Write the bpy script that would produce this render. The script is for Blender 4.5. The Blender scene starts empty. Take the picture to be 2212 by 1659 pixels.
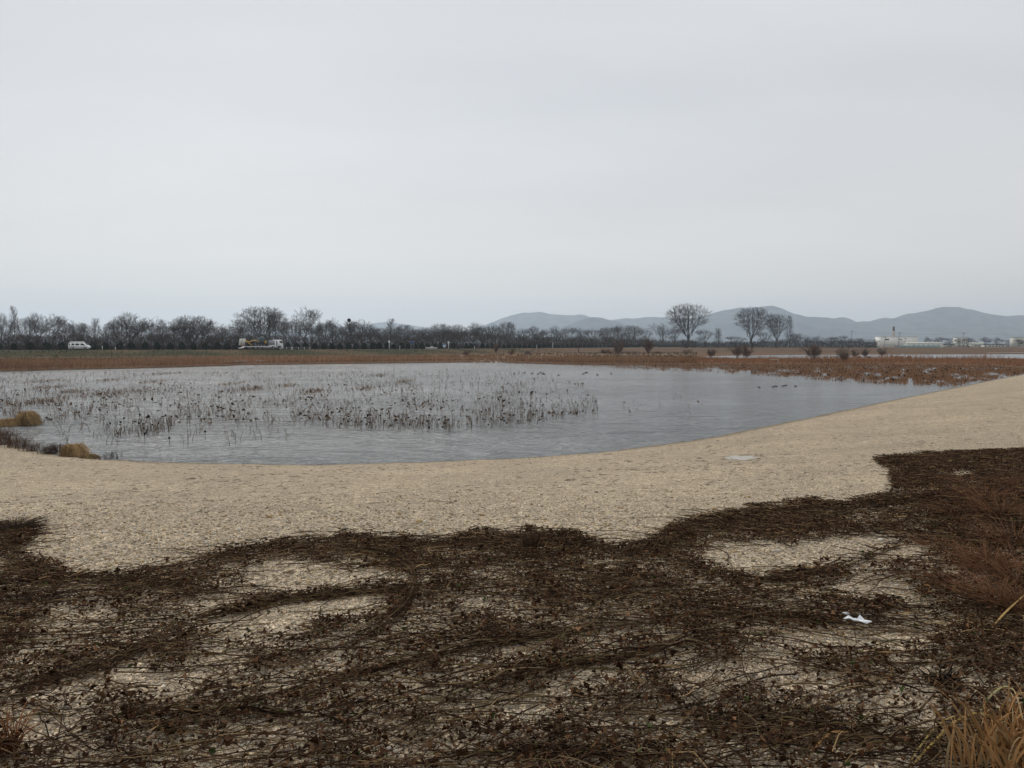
import bpy, math, random
import numpy as np
from mathutils import Vector, Matrix
R = math.radians
rng = np.random.default_rng(7)
random.seed(7)
scene = bpy.context.scene
COL = scene.collection

# ------------------------------------------------------------------ camera
FPX, CX, CY = 1597.0, 1106.0, 829.5          # photo measured at 2212 x 1659
PITCH = math.atan((CY - 747.0) / FPX)
cam_d = bpy.data.cameras.new('camera'); cam = bpy.data.objects.new('camera', cam_d)
COL.objects.link(cam); scene.camera = cam
cam_d.sensor_fit = 'HORIZONTAL'; cam_d.sensor_width = 36.0; cam_d.lens = FPX / 2212 * 36
cam_d.clip_start = 0.1; cam_d.clip_end = 40000
cam.location = (0, 0, 0); cam.rotation_euler = (R(90) - PITCH, 0, 0)

# ------------------------------------------------------------------ sky / sun / exposure
SUN_EL, SUN_AZ = R(42), R(-22)               # azimuth clockwise from +Y
world = bpy.data.worlds.new('World'); scene.world = world; world.use_nodes = True
nt = world.node_tree; N = nt.nodes; L = nt.links; N.clear()
def wn(t, **k):
    n = N.new(t)
    for a, b in k.items(): setattr(n, a, b)
    return n
sky = wn('ShaderNodeTexSky', sky_type='NISHITA'); sky.sun_disc = False
sky.sun_elevation = SUN_EL; sky.sun_rotation = SUN_AZ
skys = wn('ShaderNodeVectorMath', operation='SCALE'); skys.inputs['Scale'].default_value = 0.10
L.new(sky.outputs[0], skys.inputs[0])
tc = wn('ShaderNodeTexCoord'); sep = wn('ShaderNodeSeparateXYZ'); L.new(tc.outputs['Generated'], sep.inputs[0])
den = wn('ShaderNodeMath', operation='MAXIMUM'); den.inputs[1].default_value = 0.0
L.new(sep.outputs['Z'], den.inputs[0])
den2 = wn('ShaderNodeMath', operation='ADD'); den2.inputs[1].default_value = 0.16; L.new(den.outputs[0], den2.inputs[0])
dx = wn('ShaderNodeMath', operation='DIVIDE'); L.new(sep.outputs['X'], dx.inputs[0]); L.new(den2.outputs[0], dx.inputs[1])
dy = wn('ShaderNodeMath', operation='DIVIDE'); L.new(sep.outputs['Y'], dy.inputs[0]); L.new(den2.outputs[0], dy.inputs[1])
comb = wn('ShaderNodeCombineXYZ'); L.new(dx.outputs[0], comb.inputs[0]); L.new(dy.outputs[0], comb.inputs[1])
mp = wn('ShaderNodeMapping'); mp.inputs['Scale'].default_value = (0.55, 1.15, 1); mp.inputs['Rotation'].default_value = (0, 0, 0.25)
L.new(comb.outputs[0], mp.inputs[0])
nz = wn('ShaderNodeTexNoise'); nz.inputs['Scale'].default_value = 1.0; nz.inputs['Detail'].default_value = 5; nz.inputs['Roughness'].default_value = 0.45
L.new(mp.outputs[0], nz.inputs['Vector'])
mr = wn('ShaderNodeMapRange'); mr.inputs[1].default_value = 0.32; mr.inputs[2].default_value = 0.68
mr.inputs[3].default_value = 0.0; mr.inputs[4].default_value = 1.0; L.new(nz.outputs[0], mr.inputs[0])
cl = wn('ShaderNodeMix', data_type='RGBA')
cl.inputs['A'].default_value = (0.558, 0.565, 0.578, 1); cl.inputs['B'].default_value = (0.668, 0.668, 0.666, 1)
L.new(mr.outputs[0], cl.inputs['Factor'])
hz = wn('ShaderNodeMapRange', interpolation_type='SMOOTHSTEP'); hz.inputs[1].default_value = 0.0; hz.inputs[2].default_value = 0.30
hz.inputs[3].default_value = 0.8; hz.inputs[4].default_value = 0.0; L.new(sep.outputs['Z'], hz.inputs[0])
c2 = wn('ShaderNodeMix', data_type='RGBA'); c2.inputs['B'].default_value = (0.76, 0.715, 0.65, 1)
L.new(hz.outputs[0], c2.inputs['Factor']); L.new(cl.outputs['Result'], c2.inputs['A'])
fm = wn('ShaderNodeMix', data_type='RGBA'); fm.inputs['Factor'].default_value = 0.93
L.new(skys.outputs[0], fm.inputs['A']); L.new(c2.outputs['Result'], fm.inputs['B'])
bg = wn('ShaderNodeBackground'); L.new(fm.outputs['Result'], bg.inputs['Color']); bg.inputs['Strength'].default_value = 1.0
ow = wn('ShaderNodeOutputWorld'); L.new(bg.outputs[0], ow.inputs['Surface'])

sd_ = bpy.data.lights.new('sun', 'SUN'); sd_.energy = 1.5; sd_.angle = R(45); sd_.color = (1, 0.96, 0.9)
sun = bpy.data.objects.new('sun', sd_); COL.objects.link(sun)
sv = Vector((math.sin(SUN_AZ) * math.cos(SUN_EL), math.cos(SUN_AZ) * math.cos(SUN_EL), math.sin(SUN_EL)))
sun.rotation_euler = (-sv).to_track_quat('-Z', 'Y').to_euler()
vs = scene.view_settings
scene.cycles.volume_bounces = 3
scene.display_settings.display_device = 'sRGB'
vs.view_transform = 'Standard'; vs.look = 'None'; vs.gamma = 1; vs.exposure = 0.21; vs.use_curve_mapping = False

# ------------------------------------------------------------------ pixel <-> world
cp, sp = math.cos(PITCH), math.sin(PITCH)
def ray(px, py):
    a = (np.asarray(px, float) - CX) / FPX; b = (CY - np.asarray(py, float)) / FPX
    return a, cp + b * sp, -sp + b * cp
def P(px, py, z):
    a, b, c = ray(px, py); t = z / c
    return np.stack([a * t, b * t, np.broadcast_to(z, np.shape(t)) + 0 * t], -1)
def PY(px, py, depth):
    a, b, c = ray(px, py); t = depth / b
    return np.array([a * t, depth, c * t])
def proj(x, y, z):
    d = y * cp - z * sp; v = y * sp + z * cp
    d = np.where(d < 0.1, 0.1, d)
    return CX + FPX * x / d, CY - FPX * v / d

# ------------------------------------------------------------------ small geometry library
def smooth(x, a, b):
    t = np.clip((x - a) / (b - a), 0, 1); return t * t * (3 - 2 * t)
_gr = rng.random((4, 256, 256))
def vnoise(x, y, k=0):
    x = np.asarray(x, float); y = np.asarray(y, float)
    xi = np.floor(x).astype(int); yi = np.floor(y).astype(int); fx = x - xi; fy = y - yi
    fx = fx * fx * (3 - 2 * fx); fy = fy * fy * (3 - 2 * fy); g = _gr[k]
    a = g[xi & 255, yi & 255]; b = g[(xi + 1) & 255, yi & 255]; c = g[xi & 255, (yi + 1) & 255]; d = g[(xi + 1) & 255, (yi + 1) & 255]
    return (a * (1 - fx) + b * fx) * (1 - fy) + (c * (1 - fx) + d * fx) * fy
def fbm(x, y, k=0, o=4):
    s = 0; a = .5
    for i in range(o):
        s = s + a * vnoise(x * 2 ** i + 17 * i, y * 2 ** i + 31 * i, (k + i) % 4); a *= .5
    return s
def seg_dist(x, y, poly, closed=False):
    pts = np.asarray(poly, float)[:, :2]; best = np.full(np.shape(x), 1e9); idx = np.zeros(np.shape(x), int); side = np.zeros(np.shape(x))
    n = len(pts)
    for i in range(n if closed else n - 1):
        a = pts[i]; b = pts[(i + 1) % n]; e = b - a; l2 = e @ e + 1e-12
        t = np.clip(((x - a[0]) * e[0] + (y - a[1]) * e[1]) / l2, 0, 1)
        d = np.hypot(x - a[0] - t * e[0], y - a[1] - t * e[1])
        m = d < best
        best = np.where(m, d, best); idx = np.where(m, i, idx)
        side = np.where(m, e[0] * (y - a[1]) - e[1] * (x - a[0]), side)
    return best, idx, side
def inside(x, y, poly):
    pts = np.asarray(poly, float)[:, :2]; c = np.zeros(np.shape(x), bool); n = len(pts)
    for i in range(n):
        x1, y1 = pts[i]; x2, y2 = pts[(i + 1) % n]
        if y1 == y2: continue
        m = ((y1 > y) != (y2 > y)) & (x < (x2 - x1) * (y - y1) / (y2 - y1) + x1); c ^= m
    return c
def catmull(pts, n=8):
    p = np.asarray(pts, float); p = np.vstack([2 * p[0] - p[1], p, 2 * p[-1] - p[-2]]); out = []
    for i in range(1, len(p) - 2):
        t = np.linspace(0, 1, n, endpoint=False)[:, None]; a, b, c, d = p[i - 1], p[i], p[i + 1], p[i + 2]
        out.append(.5 * (2 * b + (c - a) * t + (2 * a - 5 * b + 4 * c - d) * t ** 2 + (3 * b - a - 3 * c + d) * t ** 3))
    out.append(p[-2:-1]); return np.vstack(out)

class MB:
    """collects vertices, faces and a colour per vertex, then links ONE mesh object"""
    def __init__(s): s.v = []; s.f = {}; s.c = []; s.n = 0
    def add(s, V, F, col=None):
        V = np.asarray(V, float).reshape(-1, 3)
        Fs = F if isinstance(F, dict) else {}
        if not isinstance(F, dict):
            if isinstance(F, np.ndarray): Fs = {F.shape[1]: F}
            else:
                for f in F: Fs.setdefault(len(f), []).append(f)
        for k, a in Fs.items(): s.f.setdefault(k, []).append(np.asarray(a, int) + s.n)
        if col is None: col = (.5, .5, .5)
        s.c.append(np.broadcast_to(np.asarray(col, float), (len(V), 3)).copy()); s.v.append(V); s.n += len(V); return s
    def box(s, c, size, rot=0, col=None, tilt=None):
        c = np.asarray(c, float); h = np.asarray(size, float) / 2
        V = np.array([[x, y, z] for x in (-1, 1) for y in (-1, 1) for z in (-1, 1)], float) * h
        if tilt is not None: V = V @ np.array(tilt).T
        if rot: V = V @ np.array([[math.cos(rot), math.sin(rot), 0], [-math.sin(rot), math.cos(rot), 0], [0, 0, 1]])
        F = np.array([[0, 1, 3, 2], [4, 6, 7, 5], [0, 4, 5, 1], [2, 3, 7, 6], [0, 2, 6, 4], [1, 5, 7, 3]])
        return s.add(V + c, F, col)
    def tubes(s, Pt, Rd, sides=3, col=None, cap=False):
        Pt = np.asarray(Pt, float)
        if Pt.ndim == 2: Pt = Pt[None]
        Rd = np.broadcast_to(np.asarray(Rd, float), Pt.shape[:2]); B, n = Pt.shape[:2]
        T = np.gradient(Pt, axis=1); T /= np.linalg.norm(T, axis=2, keepdims=True) + 1e-9
        ref = np.where(np.abs(T[:, :1, 2:3]) > .8, np.array([1., 0, 0]), np.array([0, 0, 1.]))
        U = np.cross(T, np.broadcast_to(ref, T.shape)); U /= np.linalg.norm(U, axis=2, keepdims=True) + 1e-9
        W = np.cross(T, U); an = np.linspace(0, 2 * math.pi, sides, endpoint=False)
        V = Pt[:, :, None] + Rd[:, :, None, None] * (np.cos(an)[None, None, :, None] * U[:, :, None] + np.sin(an)[None, None, :, None] * W[:, :, None])
        b = (np.arange(B) * n * sides)[:, None, None]; i = (np.arange(n - 1) * sides)[None, :, None]; j = np.arange(sides)[None, None]; j2 = (j + 1) % sides
        F = np.stack([b + i + j, b + i + j2, b + i + sides + j2, b + i + sides + j], -1).reshape(-1, 4)
        Fs = {4: F}
        if cap:
            k = np.arange(sides)
            Fs.setdefault(sides, [])
            caps = np.concatenate([np.arange(B)[:, None] * n * sides + k[::-1][None], np.arange(B)[:, None] * n * sides + (n - 1) * sides + k[None]])
            if sides == 4: Fs[4] = np.concatenate([F, caps])
            else: Fs[sides] = caps
        if col is not None:
            col = np.asarray(col, float)
            if col.ndim == 2 and len(col) == B: col = np.repeat(col, n * sides, 0)
        return s.add(V.reshape(-1, 3), Fs, col)
    def blades(s, base, tip, width, col, bend=None):
        """flat tapering blades: base(B,3) tip(B,3)"""
        B = len(base); a = rng.random(B) * math.pi
        w = np.stack([np.cos(a), np.sin(a), 0 * a], 1) * np.broadcast_to(width, (B,))[:, None] / 2
        mid = (base + tip) / 2 + (bend if bend is not None else 0)
        V = np.stack([base - w, base + w, mid + w * .8, mid - w * .8, tip], 1)
        o = (np.arange(B) * 5)[:, None]
        Fs = {4: o + np.array([[0, 1, 2, 3]]), 3: o + np.array([[3, 2, 4]])}
        return s.add(V.reshape(-1, 3), Fs, np.repeat(np.broadcast_to(col, (B, 3)), 5, 0))
    def leaves(s, c, size, col, flat=1.0, curl=.3):
        """small curled leaves, each two triangles bent along the middle"""
        B = len(c); a = rng.random(B) * 2 * math.pi; nrm = rng.normal(size=(B, 3)) * (1 - flat * .6) + np.array([0, 0, flat])
        nrm /= np.linalg.norm(nrm, axis=1, keepdims=True); u = np.stack([np.cos(a), np.sin(a), 0 * a], 1)
        u -= nrm * (u * nrm).sum(1, keepdims=True); u /= np.linalg.norm(u, axis=1, keepdims=True); v = np.cross(nrm, u)
        sz = np.broadcast_to(size, (B,))[:, None]; k = curl * sz * rng.random((B, 1))
        V = np.stack([c - u * sz * .5, c + v * sz * .33 * rng.uniform(.5, 1.2, (B, 1)) + nrm * k, c + u * sz * .55, c - v * sz * .33 * rng.uniform(.5, 1.2, (B, 1)) + nrm * k], 1)
        o = (np.arange(B) * 4)[:, None]
        return s.add(V.reshape(-1, 3), {3: np.concatenate([o + np.array([[0, 1, 2]]), o + np.array([[0, 2, 3]])])}, np.repeat(np.broadcast_to(col, (B, 3)), 4, 0))
    def lathe(s, prof, c=(0, 0, 0), sides=12, col=None, axis='z'):
        n = len(prof); an = np.linspace(0, 2 * math.pi, sides, endpoint=False); V = []
        for r, h in prof:
            for a in an: V.append((r * math.cos(a), r * math.sin(a), h) if axis == 'z' else (r * math.cos(a), h, r * math.sin(a)))
        F = [[i * sides + j, i * sides + (j + 1) % sides, (i + 1) * sides + (j + 1) % sides, (i + 1) * sides + j] for i in range(n - 1) for j in range(sides)]
        F.append(list(range(sides))[::-1]); F.append([(n - 1) * sides + j for j in range(sides)])
        return s.add(np.array(V) + np.asarray(c, float), F, col)
    def prism(s, prof, y0, y1, col=None, inset=None):
        """(x,z) outline extruded along y; inset(z) -> sideways shrink"""
        n = len(prof); g = inset or (lambda z: 0)
        V = [(x, y0 + g(z), z) for x, z in prof] + [(x, y1 - g(z), z) for x, z in prof]
        F = [[i, (i + 1) % n, n + (i + 1) % n, n + i] for i in range(n)] + [list(range(n))[::-1], [n + i for i in range(n)]]
        return s.add(V, F, col)
    def mesh(s, name, smooth_=False):
        V = np.concatenate(s.v); C = np.concatenate(s.c); me = bpy.data.meshes.new(name)
        me.vertices.add(len(V)); me.vertices.foreach_set('co', V.astype(np.float32).ravel())
        li, ls, lt, st = [], [], [], 0
        for k, arrs in s.f.items():
            A = np.concatenate(arrs); li.append(A.ravel()); m = len(A); ls.append(st + np.arange(m) * k); lt.append(np.full(m, k)); st += m * k
        li = np.concatenate(li); ls = np.concatenate(ls); lt = np.concatenate(lt)
        me.loops.add(len(li)); me.loops.foreach_set('vertex_index', li.astype(np.int32))
        me.polygons.add(len(ls)); me.polygons.foreach_set('loop_start', ls.astype(np.int32)); me.polygons.foreach_set('loop_total', lt.astype(np.int32))
        if smooth_: me.polygons.foreach_set('use_smooth', np.ones(len(ls), bool))
        me.update(calc_edges=True); me.validate()
        at = me.color_attributes.new('Col', 'FLOAT_COLOR', 'POINT')
        at.data.foreach_set('color', np.hstack([C, np.ones((len(C), 1))]).astype(np.float32).ravel())
        return me
    def build(s, name, mat, parent=None, smooth_=False, loc=(0, 0, 0), rz=0):
        return link(name, s.mesh(name, smooth_), mat, parent, loc, rz)
def link(name, me, mat, parent=None, loc=(0, 0, 0), rz=0):
    if mat and not me.materials: me.materials.append(mat)
    o = bpy.data.objects.new(name, me); COL.objects.link(o)
    if parent: o.parent = parent
    o.location = loc; o.rotation_euler = (0, 0, rz); return o
def tag(o, label=None, cat=None, group=None, kind=None):
    if label: o['label'] = label
    if cat: o['category'] = cat
    if group: o['group'] = group
    if kind: o['kind'] = kind
    return o
def empty(name, loc, rz=0):
    o = bpy.data.objects.new(name, None); COL.objects.link(o); o.location = loc; o.rotation_euler = (0, 0, rz); o.empty_display_size = .2; return o
ONES = ['', 'first', 'second', 'third', 'fourth', 'fifth', 'sixth', 'seventh', 'eighth', 'ninth', 'tenth', 'eleventh', 'twelfth', 'thirteenth',
        'fourteenth', 'fifteenth', 'sixteenth', 'seventeenth', 'eighteenth', 'nineteenth']
TENS = {2: 'twent', 3: 'thirt', 4: 'fort', 5: 'fift', 6: 'sixt', 7: 'sevent', 8: 'eight', 9: 'ninet'}
def ordw(n):
    if n < 20: return ONES[n]
    if n >= 100: return 'hundredth' if n == 100 else 'hundred and ' + ordw(n - 100)
    t, u = divmod(n, 10)
    return TENS[t] + 'ieth' if u == 0 else TENS[t] + 'y-' + ONES[u]

# ------------------------------------------------------------------ materials
def new_mat(name, rough=.8, spec=.3):
    m = bpy.data.materials.new(name); m.use_nodes = True; b = m.node_tree.nodes['Principled BSDF']
    b.inputs['Roughness'].default_value = rough; b.inputs['Specular IOR Level'].default_value = spec; return m, m.node_tree, b
def plain(name, col, rough=.6, spec=.4, metal=0, vary=.15, scale=6):
    m, t, b = new_mat(name, rough, spec); b.inputs['Metallic'].default_value = metal
    n = t.nodes.new('ShaderNodeTexNoise'); n.inputs['Scale'].default_value = scale; n.inputs['Detail'].default_value = 5
    tcd = t.nodes.new('ShaderNodeTexCoord'); t.links.new(tcd.outputs['Object'], n.inputs['Vector'])
    mx = t.nodes.new('ShaderNodeMix'); mx.data_type = 'RGBA'
    mx.inputs['A'].default_value = (*[c * (1 - vary) for c in col], 1); mx.inputs['B'].default_value = (*[min(1, c * (1 + vary)) for c in col], 1)
    t.links.new(n.outputs[0], mx.inputs['Factor']); t.links.new(mx.outputs['Result'], b.inputs['Base Color']); return m
def vcol(name, rough=.85, spec=.15, transl=0):
    m, t, b = new_mat(name, rough, spec); a = t.nodes.new('ShaderNodeAttribute'); a.attribute_name = 'Col'
    t.links.new(a.outputs['Color'], b.inputs['Base Color']); return m
M = {}
M['vc'] = vcol('plant_matter', .95, .03); M['bark'] = vcol('bark', .95, .03); M['paint_vc'] = vcol('painted', .4, .4)
M['white'] = plain('white_paint', (.82, .83, .82), .35, .5, vary=.06)
M['glass'] = plain('dark_glass', (.02, .024, .028), .08, .6, vary=.1)
M['black'] = plain('black_rubber', (.018, .018, .018), .7, .3)
M['steel'] = plain('grey_steel', (.32, .33, .34), .45, .5, .4)
M['alu'] = plain('pale_aluminium', (.60, .59, .54), .5, .4, .2)
M['yellow'] = plain('yellow_paint', (.55, .33, .05), .5, .4)
M['dkgreen'] = plain('dark_green_grey', (.05, .075, .075), .35, .5)
M['red'] = plain('red_lens', (.4, .03, .02), .3, .5)
M['concrete'] = plain('concrete', (.42, .41, .38), .9, .2, vary=.2)
M['wood'] = plain('weathered_wood', (.44, .41, .36), .9, .1, vary=.25)
M['blue'] = plain('blue_sign', (.05, .13, .30), .5, .4)
M['asphalt'] = plain('asphalt', (.06, .06, .062), .9, .2, vary=.3, scale=.6)
M['cream'] = plain('cream_wall', (.84, .835, .78), .85, .2, vary=.08, scale=.1)
M['palewall'] = plain('pale_wall', (.62, .62, .54), .85, .2, vary=.2, scale=.2)
M['roofgrey'] = plain('grey_roof', (.30, .33, .36), .7, .3, vary=.2)
M['roofdark'] = plain('dark_roof', (.09, .10, .10), .7, .3, vary=.2)
M['teal'] = plain('teal_sheet', (.25, .42, .40), .7, .3, vary=.2)
M['chim'] = plain('chimney_concrete', (.42, .38, .35), .9, .1, vary=.15, scale=.4)
M['chimtop'] = plain('sooty_cap', (.14, .11, .12), .9, .1)
M['paper'] = plain('white_paper', (.82, .84, .86), .8, .2, vary=.05)
M['pole'] = plain('pole_concrete', (.12, .12, .12), .9, .1)

# ------------------------------------------------------------------ terrain
WZ = -3.5
near_px = [(-900, 890), (-400, 905), (-150, 915), (-60, 932), (0, 955), (60, 970), (150, 985), (300, 996), (500, 1002), (700, 1003), (900, 998),
           (1100, 990), (1300, 975), (1500, 950), (1700, 912), (1900, 870), (2050, 840), (2212, 809), (2300, 801)]
far_px = [(2300, 800), (2212, 797), (2100, 792), (1900, 789.5), (1700, 789.5), (1423, 789.5), (1250, 788), (1100, 784.5), (1080, 782.5), (960, 783.5),
          (700, 787), (520, 789), (480, 791), (300, 796), (150, 799), (0, 803), (-300, 810), (-900, 825)]
near_s = catmull(np.array([P(a, b, WZ)[:2] for a, b in near_px]), 6); far_s = np.array([P(a, b, WZ)[:2] for a, b in far_px])
pond = np.vstack([near_s, far_s])
pond2 = np.array([P(a, b, WZ)[:2] for a, b in [(1470, 772.5), (1560, 768.5), (1700, 766.5), (1900, 766), (2212, 765), (2700, 764), (2700, 777.5), (2212, 777), (2000, 777), (1800, 777.5), (1600, 776)]])
road = catmull(np.array([(-420, 150), (-300, 168), (-200, 181), (-114, 195), (-71, 211), (-31, 248), (9, 335), (60, 445), (110, 555), (190, 720), (330, 980)]), 10)
def zland(x, y, full=False):
    x = np.asarray(x, float); y = np.asarray(y, float)
    dn, _, _ = seg_dist(x, y, near_s); df, _, _ = seg_dist(x, y, far_s); ins = inside(x, y, pond)
    dr, ri, rs = seg_dist(x, y, road); farside = rs > 0
    d2, _, _ = seg_dist(x, y, pond2, True); in2 = inside(x, y, pond2)
    wn_ = 1 / (1 + np.exp(-np.clip((df - dn) / 4, -30, 30)))
    t = dn * .112; zn = WZ + 1.9 - np.log1p(np.exp(-(t - 1.9) * 5)) / 5 + (fbm(x * .35, y * .35) - .47) * .10 * smooth(dn, 1, 6) + (fbm(x * 1.1, y * 1.1, 2) - .47) * .07
    marsh = WZ + np.minimum(df * .12, .38) + (fbm(x * .1, y * .1, 1) - .47) * .25 * smooth(df, 2, 10)
    emb = -1.12 - np.clip((dr - 5) * .16, 0, 2.1); emb = np.where(farside, np.maximum(emb, -1.45), emb)
    field = -3.3 + 1.95 * smooth(y, 300, 420) * smooth(x, -60, 20)
    field = np.where(farside, -1.45, field)
    zf = np.maximum(np.maximum(marsh, emb), field)
    zf = np.where(in2, np.minimum(zf, WZ - np.minimum(d2 * .1, .8)), np.where(d2 < 6, np.minimum(zf, WZ + d2 * .12), zf))
    z = zn * wn_ + zf * (1 - wn_)
    z = np.where(ins, WZ - np.minimum(np.minimum(dn, df) * .11, .9), z)
    if full: return z, dict(dn=dn, df=df, ins=ins, dr=dr, farside=farside, wn=wn_, in2=in2, d2=d2)
    return z
def zg(x, y): return float(zland(np.array([x]), np.array([y]))[0])

ang = np.concatenate([np.arange(-180, -44, 4.), np.arange(-44, 44, .26), np.arange(44, 180.1, 4.)])
rad = np.concatenate([[0.02], np.geomspace(.8, 30, 190), np.geomspace(30.3, 300, 240), np.geomspace(305, 9000, 90)])
A, Rr = np.meshgrid(np.radians(ang), rad, indexing='ij'); gx = (np.sin(A) * Rr).ravel(); gy = (np.cos(A) * Rr).ravel()
gz, info = zland(gx, gy, True)
# what the ground is made of, by place: gravel beach, reed soil, mown grass bank, dry field
gravel = np.array([.49, .42, .335]); soil = np.array([.18, .10, .056]); grass = np.array([.050, .049, .017]); drygr = np.array([.145, .098, .050]); bed = np.array([.06, .055, .045])
n1 = fbm(gx * .05, gy * .12, 2); n2 = fbm(gx * .4, gy * .4, 1)
cf = soil + 0 * gx[:, None]
wgreen = smooth(gz, -3.05, -2.4) * smooth(-gx, -40, 20) * smooth(-info['dr'], -30, -16)
gcol = grass + (drygr - grass) * (smooth(n1, .42, .62) * .75)[:, None]
cf = cf + (gcol - cf) * wgreen[:, None]
wfield = smooth(gy, 300, 330) * smooth(gx, -40, 30); cf = cf + (np.array([.135, .085, .05]) * (0.85 + .3 * n1[:, None]) - cf) * wfield[:, None]
wfs = info['farside'].astype(float) * smooth(info['dr'], 5, 8); cf = cf + (np.array([.05, .045, .028]) - cf) * wfs[:, None]
wet = smooth(-info['dn'], -.75, -.15); big = fbm(gx * .13 + 5, gy * .2, 3); cg = gravel * (.90 + .2 * n2[:, None]) * (.90 + .22 * big[:, None]) * (1 - .42 * wet[:, None])
cc = cg * info['wn'][:, None] + cf * (1 - info['wn'])[:, None]; cc[info['ins']] = bed; cc[info['in2']] = bed
mb = MB(); na, nr = len(ang), len(rad); ii, jj = np.meshgrid(np.arange(na - 1), np.arange(nr - 1), indexing='ij')
b0 = (ii * nr + jj).ravel(); mb.add(np.stack([gx, gy, gz], 1), np.stack([b0, b0 + 1, b0 + nr + 1, b0 + nr], 1), cc)
mg, t, b = new_mat('ground_mixed', .95, .1)
at = t.nodes.new('ShaderNodeAttribute'); at.attribute_name = 'Col'
ge = t.nodes.new('ShaderNodeNewGeometry')
def tex(kind, scale, **kw):
    n = t.nodes.new(kind); n.inputs['Scale'].default_value = scale
    for k, v in kw.items(): n.inputs[k].default_value = v
    t.links.new(ge.outputs['Position'], n.inputs['Vector']); return n
v1 = tex('ShaderNodeTexVoronoi', 105); v2 = tex('ShaderNodeTexVoronoi', 38); nz1 = tex('ShaderNodeTexNoise', 5, Detail=6); nz2 = tex('ShaderNodeTexNoise', .6, Detail=5)
def mixc(mode, f, a, b_):
    n = t.nodes.new('ShaderNodeMix'); n.data_type = 'RGBA'; n.blend_type = mode
    for s, v in (('Factor', f), ('A', a), ('B', b_)):
        if isinstance(v, (int, float)): n.inputs[s].default_value = v
        elif isinstance(v, tuple): n.inputs[s].default_value = v
        else: t.links.new(v, n.inputs[s])
    return n.outputs['Result']
def ramp(src, stops):
    n = t.nodes.new('ShaderNodeValToRGB'); e = n.color_ramp.elements
    while len(e) < len(stops): e.new(.5)
    for k, (p_, c) in enumerate(stops): e[k].position = p_; e[k].color = (c, c, c, 1) if isinstance(c, (int, float)) else (*c, 1)
    t.links.new(src, n.inputs[0]); return n.outputs[0]
sepc = t.nodes.new('ShaderNodeSeparateColor'); t.links.new(v1.outputs['Color'], sepc.inputs[0])
sepc2 = t.nodes.new('ShaderNodeSeparateColor'); t.links.new(v2.outputs['Color'], sepc2.inputs[0])
r1 = ramp(sepc.outputs[0], [(0, (.34, .32, .30)), (.3, (.72, .70, .66)), (.6, (1, 1, .97)), (.85, (1.3, 1.2, 1.02)), (1, (1.75, 1.75, 1.7))])
r2 = ramp(sepc2.outputs[1], [(0, (.40, .38, .36)), (.35, (.92, .91, .90)), (.8, (1.12, 1.06, .97)), (1, (1.7, 1.7, 1.65))])
r3 = ramp(v1.outputs['Distance'], [(0, 1.0), (.45, 1.0), (.75, .55)])
rn = ramp(nz1.outputs[0], [(.3, .80), (.7, 1.18)]); rn2 = ramp(nz2.outputs[0], [(.3, (.9, .9, .9)), (.7, (1.08, 1.07, 1.05))])
c = mixc('MULTIPLY', 1.0, at.outputs['Color'], r1); c = mixc('MULTIPLY', .75, c, r2); c = mixc('MULTIPLY', 1.0, c, r3); c = mixc('MULTIPLY', 1.0, c, rn); c = mixc('MULTIPLY', 1.0, c, rn2)
t.links.new(c, b.inputs['Base Color'])
bp = t.nodes.new('ShaderNodeBump'); bp.inputs['Strength'].default_value = .6; bp.inputs['Distance'].default_value = .012; bp.invert = True
t.links.new(v1.outputs['Distance'], bp.inputs['Height']); t.links.new(bp.outputs[0], b.inputs['Normal'])
tag(mb.build('ground', mg, smooth_=True), kind='structure')

# ------------------------------------------------------------------ water
mw, t, b = new_mat('pond_water', .14, .5); b.inputs['IOR'].default_value = 1.33
b.inputs['Base Color'].default_value = (.17, .178, .18, 1)
ge = t.nodes.new('ShaderNodeNewGeometry')
def wave(scale, sx, sy, rz_, det):
    m_ = t.nodes.new('ShaderNodeMapping'); m_.inputs['Scale'].default_value = (sx, sy, 1); m_.inputs['Rotation'].default_value = (0, 0, rz_)
    t.links.new(ge.outputs['Position'], m_.inputs[0]); n = t.nodes.new('ShaderNodeTexNoise'); n.inputs['Scale'].default_value = scale
    n.inputs['Detail'].default_value = det; t.links.new(m_.outputs[0], n.inputs['Vector']); return n.outputs[0]
w1 = wave(1.0, .9, 2.2, .12, 4); w2 = wave(1.0, 3.2, 6.0, -.2, 3); w3 = wave(.06, 1, 2, .1, 3); w4 = wave(.22, 1, 3.2, .15, 2)
def mth(op, a, b_):
    n = t.nodes.new('ShaderNodeMath'); n.operation = op
    for k, v in enumerate((a, b_)):
        if isinstance(v, (int, float)): n.inputs[k].default_value = v
        else: t.links.new(v, n.inputs[k])
    return n.outputs[0]
hgt = mth('MULTIPLY', mth('ADD', mth('ADD', mth('MULTIPLY', w1, 1.0), mth('MULTIPLY', w2, .45)), mth('MULTIPLY', w4, 2.2)), mth('ADD', mth('MULTIPLY', w3, 1.6), .2))
bp = t.nodes.new('ShaderNodeBump'); bp.inputs['Strength'].default_value = 1.0; bp.inputs['Distance'].default_value = .45
t.links.new(hgt, bp.inputs['Height']); t.links.new(bp.outputs[0], b.inputs['Normal'])
M['water'] = mw
def sheet(name, x0, x1, y0, y1, z):
    m_ = MB(); m_.add([(x0, y0, z), (x1, y0, z), (x1, y1, z), (x0, y1, z)], np.array([[0, 1, 2, 3]])); return tag(m_.build(name, M['water']), kind='structure')
sheet('water', -260, 92, 12, 182, WZ); sheet('far_water', 40, 520, 183, 330, WZ)

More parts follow.
